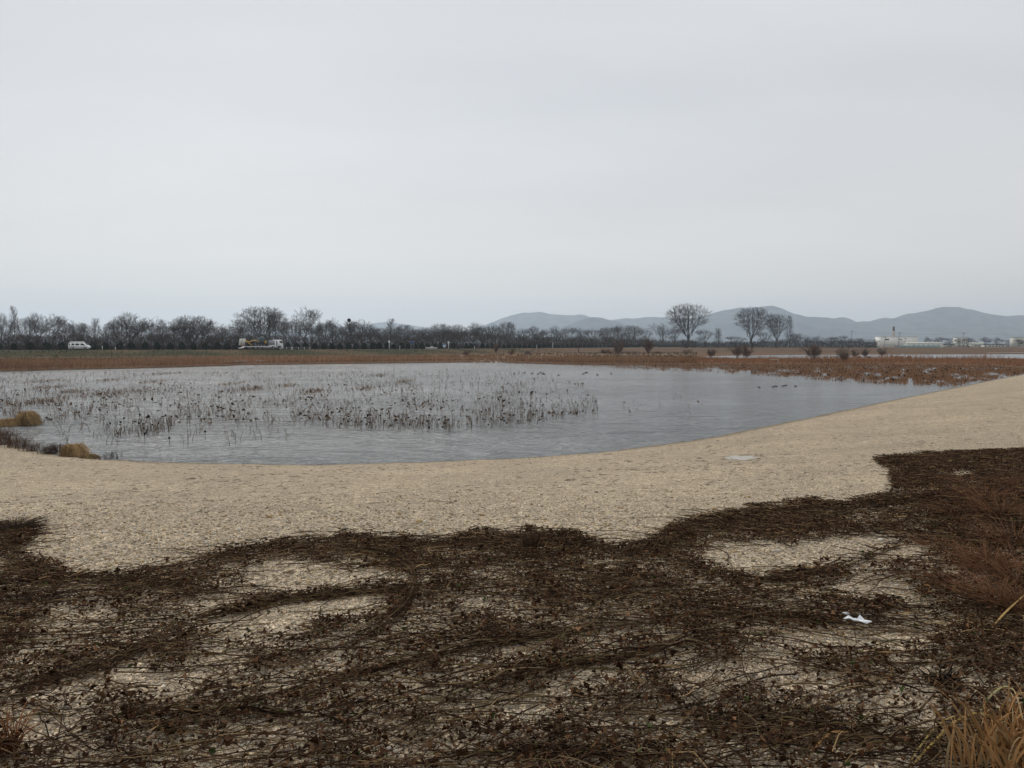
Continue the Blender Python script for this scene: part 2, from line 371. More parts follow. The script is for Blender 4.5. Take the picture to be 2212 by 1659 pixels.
# ------------------------------------------------------------------ road and paths
def strip(path, w, dz, name, mat, kind='structure', zfun=None):
    p = np.asarray(path, float); tn = np.gradient(p[:, :2], axis=0); tn /= np.linalg.norm(tn, axis=1, keepdims=True); nn = np.stack([-tn[:, 1], tn[:, 0]], 1)
    ks = np.linspace(-.5, .5, 4); V = []
    for k in ks:
        q = p[:, :2] + nn * (w * k if np.isscalar(w) else w[:, None] * k); V.append(np.column_stack([q, (zland(q[:, 0], q[:, 1]) if zfun is None else zfun(q)) + dz]))
    n = len(p); V = np.concatenate(V); F = [[a * n + i, a * n + i + 1, (a + 1) * n + i + 1, (a + 1) * n + i] for a in range(3) for i in range(n - 1)]
    m_ = MB(); m_.add(V, np.array(F)); return tag(m_.build(name, mat), kind=kind)
strip(road, 6.4, .03, 'road', M['asphalt'], zfun=lambda q: np.full(len(q), -1.12))
rt = np.gradient(road, axis=0); rt /= np.linalg.norm(rt, axis=1, keepdims=True); rn_ = np.stack([-rt[:, 1], rt[:, 0]], 1)
for s_ in (-1, 1):
    strip(road + rn_ * s_ * 2.9, .15, .035, 'edge_line', M['white'], zfun=lambda q: np.full(len(q), -1.12))
pth = np.array([P(945, 770, -2.6)[:2], P(958, 766, -2.3)[:2], P(972, 763.5, -2.0)[:2], P(985, 762, -1.7)[:2], P(960, 757.5, -1.2)[:2]])
M['sandpath'] = plain('sandy_path', (.40, .36, .29), .95, .1, vary=.15, scale=.8)
strip(catmull(pth, 8), 7.0, .05, 'path', M['sandpath'])

# ------------------------------------------------------------------ mountains
mm, t, b = new_mat('forested_slope', .95, .05)
ge = t.nodes.new('ShaderNodeNewGeometry'); n = t.nodes.new('ShaderNodeTexNoise'); n.inputs['Scale'].default_value = .012; n.inputs['Detail'].default_value = 8
t.links.new(ge.outputs['Position'], n.inputs['Vector'])
t.links.new(ramp(n.outputs[0], [(.35, (.015, .022, .026)), (.65, (.10, .105, .09))]), b.inputs['Base Color'])
def ridge(name, pts, D, depth, seed):
    pts = np.array(pts, float); xs = np.arange(pts[0, 0], pts[-1, 0], 3.0); ys = np.interp(xs, pts[:, 0], pts[:, 1])
    ys = np.convolve(np.pad(ys, 2, 'edge'), [.15, .2, .3, .2, .15], 'valid')
    h = np.maximum((747 - ys) / FPX * D, 2); X = (xs - CX) / FPX * D; ks = np.linspace(-1, 1, 41); V = []
    for k in ks:
        prof = (1 - abs(k)) ** 1.15 if k < 0 else (1 - k)
        nn = fbm(X * .0022 + seed, X * 0 + k * 4 + seed, 1, 5) - .47; nf = fbm(X * .012 + seed, X * 0 + k * 14, 2, 3) - .45
        off = h * (.9 * nn * prof * abs(k) * 2.2 * (abs(k) > .01)) + nf * 46 * (1 if abs(k) < .9 else 0) * (.35 + abs(k))
        V.append(np.column_stack([X * (1 + .25 * k * depth / D) + 0 * X, D + k * depth + 0 * X, np.maximum(h * prof + off, -8) - (8 if abs(k) == 1 else 0)]))
    m_ = MB(); n_ = len(X); V = np.concatenate(V); F = [[a * n_ + i, a * n_ + i + 1, (a + 1) * n_ + i + 1, (a + 1) * n_ + i] for a in range(40) for i in range(n_ - 1)]
    m_.add(V, np.array(F)); return tag(m_.build(name, mm, smooth_=True), kind='structure')
ridge('mountain', [(-900, 740), (-300, 735), (100, 738), (400, 730), (537, 713), (620, 716), (709, 704), (760, 706), (809, 698), (845, 696), (900, 705), (960, 712), (1040, 720), (1120, 738)], 7600, 900, 3)
ridge('mountain', [(940, 735), (1010, 714), (1040, 705), (1060, 698), (1098, 683.5), (1130, 676), (1172, 674), (1190, 678), (1220, 681), (1245, 680), (1262, 681), (1290, 690), (1310, 692), (1335, 689), (1370, 687), (1410, 685), (1440, 687),
                   (1480, 688), (1540, 700), (1650, 735)], 7000, 900, 11)
ridge('mountain', [(1170, 735), (1215, 707), (1260, 690), (1280, 686), (1300, 687), (1330, 695), (1355, 703), (1400, 708), (1450, 706), (1480, 712), (1540, 730)], 5200, 700, 5)
ridge('mountain', [(1380, 730), (1440, 697), (1510, 685), (1540, 676), (1570, 669), (1600, 665), (1640, 664), (1668, 660), (1690, 667), (1710, 676), (1740, 685), (1763, 684), (1800, 688), (1815, 684), (1832, 687), (1846, 695), (1875, 695),
                   (1908, 686), (1925, 687), (1956, 679), (2004, 671), (2022, 664.6), (2063, 662.5), (2081, 667), (2118, 675), (2173, 684), (2212, 681), (2300, 688), (2450, 705), (2700, 738)], 6000, 900, 23)

# ------------------------------------------------------------------ bare trees
def norm(v): return v / (np.linalg.norm(v, axis=-1, keepdims=True) + 1e-9)
def grow(seed, H, levels, col, trunk_r, lean=0.0, trunk_frac=.35):
    g = np.random.default_rng(seed); tr, cr = MB(), MB(); up = np.array([0, 0, 1.])
    st = np.zeros((1, 3)); di = norm(np.array([[lean * g.normal(), lean * g.normal(), 1.]])); ln = np.array([H * trunk_frac]); ra = np.array([trunk_r])
    for li, lv in enumerate(levels):
        n = lv['n']; B = len(st); pts = [st]; d = di.copy(); ds = [d]
        for i in range(n - 1):
            d = norm(d + g.normal(size=(B, 3)) * lv['jit'] + up * lv['trop']); pts.append(pts[-1] + d * (ln / (n - 1))[:, None]); ds.append(d)
        Pt = np.stack(pts, 1); Ds = np.stack(ds, 1)
        last = li == len(levels) - 1
        taper = np.linspace(1, .25 if last else lv.get('tap', .55), n)
        shade = g.uniform(.75, 1.25, (B, 1)); colr = np.asarray(col) * shade * (1 + .3 * (li >= len(levels) - 2))
        (tr if li <= 1 else cr).tubes(Pt, ra[:, None] * taper[None], lv['sides'], colr)
        if last: break
        k = lv['kids']; tt = np.clip(lv['t0'] + (1 - lv['t0']) * (np.arange(k)[None] + g.random((B, k))) / k, 0, .999) if not lv.get('endsplit') else g.uniform(lv['t0'], .999, (B, k))
        idx = tt * (n - 1); i0 = idx.astype(int); fr = (idx - i0)[..., None]; bi = np.arange(B)[:, None]
        pos = Pt[bi, i0] * (1 - fr) + Pt[bi, i0 + 1] * fr; tdir = Ds[bi, np.minimum(i0 + 1, n - 1)]
        rv = g.normal(size=(B, k, 3)); perp = norm(rv - tdir * (rv * tdir).sum(-1, keepdims=True)); an = np.radians(g.normal(lv['ang'], lv['ang'] * .25, (B, k)))[..., None]
        nd = norm(tdir * np.cos(an) + perp * np.sin(an))
        nl = ln[:, None] * lv['lr'] * g.uniform(.65, 1.2, (B, k)) * (1.15 - .45 * (tt - lv['t0']) / (1 - lv['t0']) if not lv.get('endsplit') else 1)
        nrd = np.maximum(ra[:, None] * lv['rr'] * g.uniform(.8, 1.15, (B, k)), lv.get('rmin', .012))
        keep = (nd[..., 2] > lv.get('zmin', -.5)).ravel()
        st = pos.reshape(-1, 3)[keep]; di = nd.reshape(-1, 3)[keep]; ln = nl.ravel()[keep]; ra = nrd.ravel()[keep]
    V = np.concatenate(tr.v + cr.v); hh = np.percentile(V[:, 2], 99.8); ww = np.percentile(np.hypot(V[:, 0], V[:, 1]), 97)
    return tr.mesh('trunk'), cr.mesh('crown'), hh, ww
BARK = (.032, .025, .021); GREY = (.085, .076, .068)
def fill_tree(seed, env, N_, H, fork, trunk_r, col, tcol, wander=.10, twig_r=.0145, ntw=3, twl=.55, lean=.03, lead=True, rise=.22):
    """trunk and limbs that divide towards points filling the crown envelope; fine twigs at every end"""
    g = np.random.default_rng(seed); pts = env(g, N_) * H; tr = MB(); seg = {0: [], 1: []}; ends = []; start = np.array([0, 0, -.15]); f0 = np.array([g.normal() * lean * H, g.normal() * lean * H, fork * H])
    tp = np.linspace(0, 1, 6)[:, None]; tk = start * (1 - tp) + f0 * tp + np.concatenate([np.zeros((1, 3)), g.normal(size=(5, 3)) * .015 * H * np.array([1, 1, 0])]); f0 = tk[-1]; tr.tubes(tk, np.linspace(trunk_r * 1.25, trunk_r * .85, 6), 7, col)
    stack = [(f0, np.array([0, 0, 1.]), np.arange(N_), 0)]; rr = lambda n_: max(trunk_r * .85 * (n_ / N_) ** .45, twig_r * 1.5)
    while stack:
        p, d, idx, lv = stack.pop(); n_ = len(idx)
        if n_ <= 2:
            for i in idx: ends.append((p, d, pts[i]))
            continue
        k = g.integers(4, 7) if lv == 0 else (3 if (lv == 1 and g.random() < .6) else 2)
        if k > 2:
            an = np.arctan2(pts[idx, 1] - p[1], pts[idx, 0] - p[0]) + g.uniform(0, 6.28); el = (pts[idx, 2] - p[2]) / (np.hypot(pts[idx, 0] - p[0], pts[idx, 1] - p[1]) + .1 * H)
            grp = np.where(el > np.quantile(el, .72), k - 1, ((an % 6.283) / 6.284 * (k - 1)).astype(int)) if lead else ((an % 6.283) / 6.284 * k).astype(int)
        else:
            v = norm(g.normal(size=3)); c = pts[idx].mean(0); cov = np.cov((pts[idx] - c).T); w_, U_ = np.linalg.eigh(cov); v = norm(U_[:, 2] + .5 * v); q_ = (pts[idx] - c) @ v; grp = (q_ > np.quantile(q_, g.uniform(.38, .62))).astype(int)
        for j in range(k):
            sub = idx[grp == j]
            if not len(sub): continue
            c = pts[sub].mean(0); f = .42 if lv else .38; e = p + (c - p) * f * g.uniform(.8, 1.15); L_ = np.linalg.norm(e - p); m1 = p + (e - p) * .4 + d * L_ * .16 + g.normal(size=3) * wander * L_; m2 = p + (e - p) * .75 + g.normal(size=3) * wander * L_ * .8
            P4 = np.array([p, m1, m2, e]); seg[0 if lv == 0 else 1].append((P4, rr(len(sub)) * np.array([1.05, 1, .95, .9]))); stack.append((e, norm(e - m2), sub, lv + 1))
    for k in (0, 1):
        if seg[k]: (tr if k == 0 else tr).tubes(np.array([q[0] for q in seg[0]]), np.array([q[1] for q in seg[0]]), 6, col) if k == 0 else None
    cr = MB(); cr.tubes(np.array([q[0] for q in seg[1]]), np.array([q[1] for q in seg[1]]), 4, np.array(col) * 1.1)
    S_ = np.array([e[0] for e in ends]); D_ = np.array([e[1] for e in ends]); E_ = np.array([e[2] for e in ends]); L_ = np.linalg.norm(E_ - S_, axis=1, keepdims=True)
    cr.tubes(np.stack([S_, S_ + (E_ - S_) * .5 + D_ * L_ * .12 + g.normal(size=S_.shape) * wander * L_ * .7, E_], 1), np.array([twig_r * 1.4, twig_r * 1.2, twig_r * .7]), 3, np.array(tcol) * g.uniform(.75, 1.25, (len(S_), 1)))
    n_ = len(S_) * ntw; t_ = g.uniform(.2, 1, (n_, 1)); i_ = np.repeat(np.arange(len(S_)), ntw); b_ = S_[i_] + (E_[i_] - S_[i_]) * t_; dv = norm(norm(E_[i_] - S_[i_]) + g.normal(size=(n_, 3)) * .5 + np.array([0, 0, rise])) * twl * g.uniform(.5, 1.3, (n_, 1))
    cr.tubes(np.stack([b_, b_ + dv * .55 + g.normal(size=dv.shape) * .04, b_ + dv], 1), np.array([twig_r, twig_r * .8, twig_r * .5]), 3, np.array(tcol) * g.uniform(.8, 1.35, (n_, 1)))
    return tr.mesh('trunk'), cr.mesh('crown'), np.percentile(pts[:, 2], 99) + twl * .4, np.percentile(np.hypot(pts[:, 0], pts[:, 1]), 97) + twl * .3
def env_oak(lobes, zlo=.30, wide=.34):
    def f(g, n_):
        c = np.column_stack([g.normal(size=(lobes, 2)) * wide * .55, g.uniform(zlo + .12, .82, lobes)]); r = g.uniform(.13, .22, lobes); c[0] = (0, 0, .82); k = g.integers(0, lobes, n_); d = norm(g.normal(size=(n_, 3))) * g.random((n_, 1)) ** (1 / 2.4)
        p = c[k] + d * r[k][:, None] * np.array([1.15, 1.15, .85]); p[:, 2] = np.clip(p[:, 2], .2, 1.0); return p
    return f
def env_fan(wide=.36, zlo=.26):
    def f(g, n_):
        z = g.uniform(zlo, 1, n_ * 12); t = (z - zlo) / (1 - zlo); rm = wide * np.clip(t / .55, 0.02, 1) ** .8 * np.sqrt(np.clip(1 - np.clip((t - .55) / .45, 0, 1) ** 2.2, 0, 1)); x, y = g.uniform(-wide, wide, (2, n_ * 12)); a_ = np.arctan2(y, x)
        ok = np.hypot(x, y) < rm * (1 + .14 * np.sin(a_ * 3 + 1) + .08 * np.sin(a_ * 5 + z * 8)); return np.column_stack([x, y, z])[ok][:n_]
    return f
def env_col(wide=.14):
    def f(g, n_):
        z = g.uniform(.22, 1, n_); r = wide * np.sqrt(g.random(n_)) * (1.15 - z * .75) * 1.3; a_ = g.uniform(0, 6.283, n_); return np.column_stack([np.cos(a_) * r, np.sin(a_) * r, z])
    return f
def shrubby(s, col=(.115, .080, .062)):
    tr, cr = MB(), MB(); g = np.random.default_rng(s); hs = []
    m_ = grow(s, 4, [dict(n=2, jit=.05, trop=0, sides=5, kids=12, t0=.2, ang=32, lr=3.6, rr=.42, endsplit=True),
                     dict(n=6, jit=.15, trop=.04, sides=4, kids=9, t0=.2, ang=32, lr=.42, rr=.45, zmin=.0),
                     dict(n=4, jit=.2, trop=.05, sides=3, kids=8, t0=.1, ang=34, lr=.55, rr=.5, rmin=.011),
                     dict(n=3, jit=.2, trop=.05, sides=3, kids=4, t0=.1, ang=36, lr=.7, rr=.6, rmin=.008),
                     dict(n=3, jit=.2, trop=.05, sides=3)], col, .07, .05, .18)
    return m_
TWG = (.050, .038, .031)
OAKS = [fill_tree(s_, env_oak(k_, zl, wd), 620, 12, fk, .24, BARK, TWG, wander=.15) for s_, k_, zl, wd, fk in ((1, 9, .28, .36, .18), (2, 7, .34, .30, .24), (3, 11, .26, .40, .16), (4, 8, .36, .26, .26), (5, 10, .30, .34, .2), (6, 6, .40, .30, .3))]
VASES = [fill_tree(s_, env_fan(w_, .24), 900, 12, .16, .22, (.040, .032, .027), (.062, .050, .041), wander=.06, twig_r=.013, twl=.6, lean=.01, lead=False, rise=.7) for s_, w_ in ((11, .38), (12, .34))]
WHIPS = [fill_tree(s_, env_col(w_), 320, 12, .2, .13, BARK, TWG, wander=.1, twig_r=.013) for s_, w_ in ((21, .15), (22, .12))]; SHRUBS = [shrubby(s) for s in (31, 32)]
def tree_obj(name, model, x, y, z, h, w, label, cat, group, rz=None):
    tr, cr, hh, ww = model; o = empty(name, (x, y, z), rng.random() * 6.28 if rz is None else rz)
    sx = w / (2 * ww); o.scale = (sx, sx, h / hh)
    for nm, me in (('trunk', tr), ('crown', cr)): link(nm, me, M['bark'], o)
    return tag(o, label, cat, group)
rx_u = road[:, 0] / road[:, 1]
def on_road(px, off):
    """point on the line that runs beside the road, off metres beyond it, seen at pixel column px"""
    q = road + rn_ * off; u = q[:, 0] / q[:, 1]; v = (px - CX) / FPX
    return np.array([np.interp(v, u, q[:, 0]), np.interp(v, u, q[:, 1])])
# x, top y, crown width (px), kind, metres beyond the road, what it looks like
TREES = [(5, 676, 40, 'o', 16, 'dense bare tree cut by the left edge of the view'), (33, 661, 27, 'w', 22, 'tall thin bare tree, first slender one from the left'),
 (82, 676, 84, 'o', 20, 'broad spreading bare tree left of the white van'), (116, 679, 56, 'o', 26, 'rounded bare tree just left above the white van'),
 (158, 692, 48, 'o', 18, 'low bare tree directly behind the white van'), (182, 697, 40, 'w', 24, 'short slender bare tree just right of the white van'),
 (209, 687, 30, 'w', 20, 'thin pale bare tree between the van and the gnarled tree'),
 (248, 694, 44, 'o', 30, 'small bare tree left of the big gnarled tree'), (283, 675, 112, 'o', 16, 'big gnarled bare tree with wide crooked limbs right of the van'),
 (326, 692, 40, 'o', 24, 'bare tree leaning against the right of the big gnarled tree'), (353, 690, 28, 'w', 20, 'thin twisted bare tree midway between van and truck'),
 (392, 700, 46, 'o', 26, 'low bare tree at the left of the hazy brown grove'), (417, 682, 80, 'v', 20, 'hazy grey many-stemmed bare tree left of the truck'),
 (452, 694, 44, 'w', 28, 'slender bare tree on the right of the hazy grove'), (483, 699, 44, 'o', 18, 'dark tangled bare tree left of the ramps of the truck'),
 (515, 702, 44, 'o', 20, 'dark low bare tree above the ramps of the truck'), (568, 663, 88, 'v', 22, 'tall fan-shaped bare tree above the excavator'),
 (597, 668, 44, 'o', 17, 'dark brown bare tree behind the truck cab'), (618, 687, 44, 'o', 22, 'bare tree right of the truck cab'),
 (658, 665, 76, 'o', 20, 'tall crooked bare tree right of the truck'), (689, 691, 44, 'o', 26, 'bare tree with low crown right of the tall crooked one'),
 (721, 688, 44, 'o', 20, 'bare tree just left of the one with the dark ball nest'), (755, 693, 40, 'w', 18, 'thin bare tree that holds the dark ball nest'),
 (782, 691, 72, 'o', 22, 'wide bare tree with clear crooked trunk right of the ball nest'), (815, 706, 44, 'o', 28, 'low bare tree right of the wide crooked one'),
 (845, 688, 34, 'w', 18, 'dead upright tree with broken dark trunk'), (874, 701, 38, 'v', 24, 'rounded grey bare tree right of the broken upright tree'),
 (917, 707, 58, 'o', 18, 'low round bare tree above the blue road sign'), (952, 699, 42, 'v', 22, 'fan-shaped bare tree left of the path turn-off'),
 (986, 701, 36, 'v', 22, 'small fan-shaped bare tree above the path turn-off'), (1024, 696, 62, 'o', 18, 'dense dark bare tree right of the path turn-off'),
 (1063, 700, 38, 'o', 20, 'upright bare tree left of the blue mountain'), (1096, 695, 36, 'v', 24, 'rounded bare tree before the left foot of the mountain'),
 (1124, 709, 38, 'o', 20, None), (1155, 704, 66, 'o', 20, None), (1180, 712, 34, 'o', 26, None), (1201, 704, 44, 'o', 18, None), (1226, 706, 48, 'o', 20, None), (1252, 708, 40, 'o', 24, None),
 (1280, 710, 46, 'o', 18, None), (1311, 707, 40, 'v', 22, None), (1336, 702, 42, 'o', 18, None), (1362, 703, 46, 'v', 20, None), (1391, 710, 36, 'o', 24, None), (1429, 698, 58, 'o', 20, None), (1455, 708, 42, 'o', 18, None),
 (1482, 657, 78, 'v', 14, 'tallest fan-shaped poplar standing left of the right-hand mountain'), (1519, 711, 40, 'o', 26, 'dark bare tree right of the tallest poplar'),
 (1550, 709, 24, 'w', 22, 'thin twiggy tree between the tall poplars'), (1587, 726, 46, 'o', 30, 'low round bare tree left of the second poplar'),
 (1625, 664, 66, 'v', 18, 'second tallest fan-shaped poplar, in front of the mountain peak'), (1649, 716, 32, 'o', 24, 'small bare tree at the right foot of the second poplar'),
 (1675, 679, 42, 'v', 22, 'third fan-shaped poplar, smaller, right of the mountain peak'), (1704, 681, 22, 'w', 20, 'slim upright poplar at the right of the poplar group')]
BACK = [(20, 690, 50), (60, 688, 50), (140, 690, 60), (175, 700, 44), (232, 699, 44), (262, 690, 50), (305, 690, 60), (340, 701, 44), (375, 702, 50), (405, 692, 56), (440, 692, 56), (470, 706, 44), (500, 704, 50), (535, 690, 56), (585, 680, 56), (635, 692, 50), (672, 688, 50), (705, 697, 44), (735, 700, 44), (765, 702, 50), (800, 702, 50), (830, 708, 44), (860, 706, 44), (895, 712, 44), (935, 712, 44), (968, 710, 44), (1005, 707, 50), (1045, 706, 50), (1080, 708, 44)]
TREES += [(a, b_, c_, 'ov'[i % 2], 34 + (i * 7) % 16, '%s paler bare tree from the left in the back row beyond the road' % ordw(i + 1)) for i, (a, b_, c_) in enumerate(BACK)]
k_mid = 0
for i, (px, top, w, kd, off, lab) in enumerate(TREES):
    if px < 1470: x, y = on_road(px, off); 
    else:
        y = 430 + off * 3; x = (px - CX) / FPX * y
    z = zg(x, y) - .05; dpt = y * cp; h = (747 - top) / FPX * y - z; ww = w * (1.12 if kd != 'v' else 1.35) / FPX * y
    fam = {'o': OAKS, 'v': VASES, 'w': WHIPS}[kd]; mod = fam[(i * 3 + 1) % len(fam)]
    if lab is None:
        k_mid += 1; lab = '%s bare tree from the left between the sandy path and tallest poplar' % ordw(k_mid)
    tree_obj('poplar_tree' if 'poplar' in lab and kd in 'vw' and px > 1470 and 'poplar' in lab.split(',')[0].split('left of')[0] else 'bare_tree', mod, x, y, z, h, ww, lab, 'tree', 'bare trees along the far road')
# far right tree line
FAR = [(1717, 720, 54), (1745, 727, 44), (1766, 725, 50), (1795, 727, 46), (1818, 724, 30), (1836, 731, 34), (1855, 730, 34), (1888, 732, 30), (2000, 727, 36), (2026, 728, 36), (2050, 730, 28), (2070, 730, 28), (2092, 729, 34), (2127, 728, 44), (2152, 728, 36), (2200, 732, 32)]
for i, (px, top, w) in enumerate(FAR):
    y = 640 if px < 1900 else 690; x = (px - CX) / FPX * y; z = zg(x, y)
    lab = '%s low dark tree from the left in the far line left of the cream building' % ordw(i + 1) if px < 1900 else '%s low tree from the left in front of the houses right of the cream building' % ordw(i - 7)
    tree_obj('bare_tree', OAKS[i % 6], x, y, z, (747 - top) / FPX * y - z, w / FPX * y, lab, 'tree', 'far low trees')

# ball nest in the thin tree
x, y = on_road(755, 18); mb = MB(); pts = norm(rng.normal(size=(500, 3))) * rng.uniform(.45, .62, (500, 1)); mb.tubes(np.stack([pts, norm(pts + rng.normal(size=pts.shape) * .4) * .6], 1), .03, 3, (.03, .025, .02))
o = mb.build('ball_nest', M['bark'], loc=(x, y, (747 - 692) / FPX * y)); tag(o, 'dark round twig ball high in a thin bare tree', 'nest')

# undergrowth that fills the row behind the hedge
mb = MB(); n = 126000; px = rng.uniform(-420, 1500, n); off = rng.uniform(9, 32, n); q = np.array([on_road(a, b_) for a, b_ in zip(px[:4500], off[:4500])])
q = np.repeat(q, 28, 0) + rng.normal(size=(n, 2)) * 1.5; zz = zland(q[:, 0], q[:, 1])
hm = 2.8 + 6.0 * fbm(q[:, 0] * .09, q[:, 1] * .03, 2) * 1.0
ba = np.column_stack([q, zz + rng.random(n) ** 1.3 * hm * .75]); d = norm(rng.normal(size=(n, 3)) * np.array([.8, .8, .6]) + np.array([0, 0, .5]))
fs = np.clip(q[:, 1] / 230, 1, 2.2); ba[:, 2] = zz + (ba[:, 2] - zz) * np.clip(fs, 1, 1.35); mb.blades(ba, ba + d * rng.uniform(.6, 1.7, (n, 1)) * fs[:, None], .10 * fs ** 1.3, np.array([.062, .046, .036]) * rng.uniform(.6, 1.4, (n, 1)))
tag(mb.build('undergrowth', M['vc']), 'brown leafless undergrowth filling the space under the roadside trees', 'undergrowth', kind='stuff')
mb = MB(); n = 16000; px = rng.uniform(1470, 1893, n); y = rng.uniform(440, 650, n); x = (px - CX) / FPX * y; zz = zland(x, y)
hm = np.interp(px, [1470, 1560, 1700, 1800, 1900, 2000], [7, 4, 7, 6, 4.5, 3]) * y / 550 * (.5 + .9 * fbm(x * .06, y * .06, 1)); ba = np.column_stack([x, y, zz + rng.random(n) * hm * .8])
d = norm(rng.normal(size=(n, 3)) + np.array([0, 0, .6])); mb.blades(ba, ba + d * rng.uniform(1, 2.4, (n, 1)), .22, np.array([.040, .036, .033]) * rng.uniform(.6, 1.4, (n, 1)))
tag(mb.build('far_thicket', M['vc']), 'dark thicket along the far edge of the fields under the poplars', 'thicket', kind='stuff')

# ------------------------------------------------------------------ clipped roadside shrubs
def shrub_mesh(seed):
    g = np.random.default_rng(seed); n = 900; d = norm(g.normal(size=(n, 3))); r = g.uniform(.55, 1.0, n) ** .5
    zc = d[:, 2] * r; pr = 1 - .22 * np.clip(zc, 0, 1); c = np.column_stack([d[:, 0] * r * .95 * pr, d[:, 1] * r * .95 * pr, 1.25 + zc * 1.02 + .08 * g.normal(size=n)])
    m_ = MB(); m_.leaves(c, g.uniform(.16, .34, n), np.array([.017, .024, .012]) * g.uniform(.5, 1.6, (n, 1)), .2, .3)
    tk = MB(); tk.tubes(np.array([[0, 0, -.1], [.02, 0, .5], [0, .02, 1.2]]), [.09, .07, .05], 6, (.05, .04, .03)); return m_.mesh('foliage'), tk.mesh('stem')
SH = [shrub_mesh(s) for s in (1, 2, 3)]
hx = [-28, 0, 31, 67, 103, 136, 171, 201, 228, 260, 285, 315, 341, 369, 394, 419, 444, 471, 491, 514, 540, 566, 592, 622, 642, 660, 681, 700, 718, 735, 753, 769, 787, 805, 819, 837, 851, 867, 882, 897, 911, 925, 940, 952, 979, 1008, 1017, 1027, 1042, 1053]
x_ = 1064.
while x_ < 1352: hx.append(x_); x_ += np.interp(x_, [1060, 1352], [12, 7.5])
nvis = 0
for i, px in enumerate(hx):
    x, y = on_road(px, 7.5); k = rng.integers(3); s = rng.uniform(.88, 1.1); nvis += 1
    o = empty('clipped_shrub', (x, y, zg(x, y)), rng.random() * 6.28); o.scale = (s * rng.uniform(.85, 1.0), s * rng.uniform(.85, 1.0), s * 1.02)
    link('foliage', SH[k][0], M['vc'], o); link('stem', SH[k][1], M['bark'], o)
    tag(o, 'dark egg-shaped clipped shrub, %s from the left in the roadside row' % ordw(nvis), 'shrub', 'clipped shrubs along the road')
mb = MB(); n = 9000; px = rng.uniform(1345, 1500, n); q = np.array([on_road(a, 7.5) for a in px]); q += rng.normal(size=q.shape) * .7; hh = rng.random(n) ** .8 * 2.3
mb.leaves(np.column_stack([q, zland(q[:, 0], q[:, 1]) + hh]), .5, np.array([.017, .024, .012]) * rng.uniform(.5, 1.6, (n, 1)), .2, .3)
tag(mb.build('far_hedge', M['vc']), 'far end of the roadside shrubs merging into one dark hedge', 'hedge', kind='stuff')

# ------------------------------------------------------------------ reed beds on the far bank
n = 260000; u = rng.uniform(-.80, .82, n); y = 85 + 260 * rng.random(n) ** 1.5; x = u * y
z, inf = zland(x, y, True)
edge = fbm(x * .12, y * .12, 3)
left = x < 30
dens = np.where(left, smooth(-inf['df'], -34 - 12 * edge, -6) * smooth(-z, 2.75, 3.0), smooth(-inf['df'], -62, -25) * smooth(-y, -192, -168))
ok = (~inf['ins']) & (~inf['in2']) & (inf['wn'] < .3) & (rng.random(n) < dens) & (inf['df'] > .2 * edge)
x, y, z, df = x[ok], y[ok], z[ok], inf['df'][ok]; n = len(x); e = fbm(x * .18, y * .18, 2)
hgt = np.where(x < 30, 1.25, .95) * (.55 + .8 * e) * rng.uniform(.7, 1.2, n) * np.where(x > 30, .75 + .8 * smooth(df, 12, 40) * smooth(e, .4, .6), 1)
ba = np.column_stack([x, y, z - .05]); tip = ba + np.column_stack([rng.normal(size=n) * .16 + .05, rng.normal(size=n) * .16, np.ones(n)]) * hgt[:, None]
tint = fbm(x * .07 + 9, y * .07, 1)[:, None]
c1 = np.where((x < 30)[:, None], np.array([.34, .205, .122]), np.array([.30, .158, .085])); colr = c1 * (.6 + .75 * tint) * rng.uniform(.7, 1.3, (n, 1))
mb = MB(); mb.blades(ba, tip, .075, colr, np.column_stack([rng.normal(size=n) * .05, rng.normal(size=n) * .05, 0 * x]))
tag(mb.build('reeds', M['vc']), 'rust brown dead reeds along the far bank of the pond', 'reeds', kind='stuff')
# pale fluffy seed heads standing over the reeds
mb = MB(); n = 1500; px = rng.uniform(1020, 1500, n); y = rng.uniform(140, 160, n); x = (px - CX) / FPX * y; kk = rng.random(n) < fbm(x * .25, y * .25, 1) * 1.1 - .15; x, y = x[kk], y[kk]; n = len(x)
z = zland(x, y) + rng.uniform(1.05, 1.45, n); p0 = np.column_stack([x, y, z]); mb.tubes(np.stack([p0, p0 + np.array([.03, 0, .2])], 1), np.array([.06, .03]), 4, np.array([.55, .42, .30]) * rng.uniform(.6, 1.2, (n, 1)))
tag(mb.build('reed_plumes', M['vc']), 'pale fluffy seed heads above the reeds below the tall poplars', 'seed heads', kind='stuff')
# low dry grass on the road bank
mb = MB(); n = 60000; u = rng.uniform(-.78, .25, n); y = rng.uniform(120, 330, n); x = u * y; z, inf = zland(x, y, True)
ok = (~inf['ins']) & (inf['wn'] < .2) & (z > -3.15) & (inf['dr'] > 4.2) & (~inf['farside']); x, y, z = x[ok], y[ok], z[ok]; n = len(x)
ba = np.column_stack([x, y, z - .02]); tip = ba + np.column_stack([rng.normal(size=n) * .12, rng.normal(size=n) * .12, rng.uniform(.15, .42, n)])
g1 = smooth(fbm(x * .05, y * .12, 2), .42, .62)[:, None]; cA = np.array([.050, .050, .017]); cB = np.array([.115, .074, .036])
mb.blades(ba, tip, .16, (cA + (cB - cA) * g1 * .8) * rng.uniform(.6, 1.4, (n, 1)))
tag(mb.build('bank_grass', M['vc']), 'short green and straw coloured grass on the road embankment', 'grass', kind='stuff')

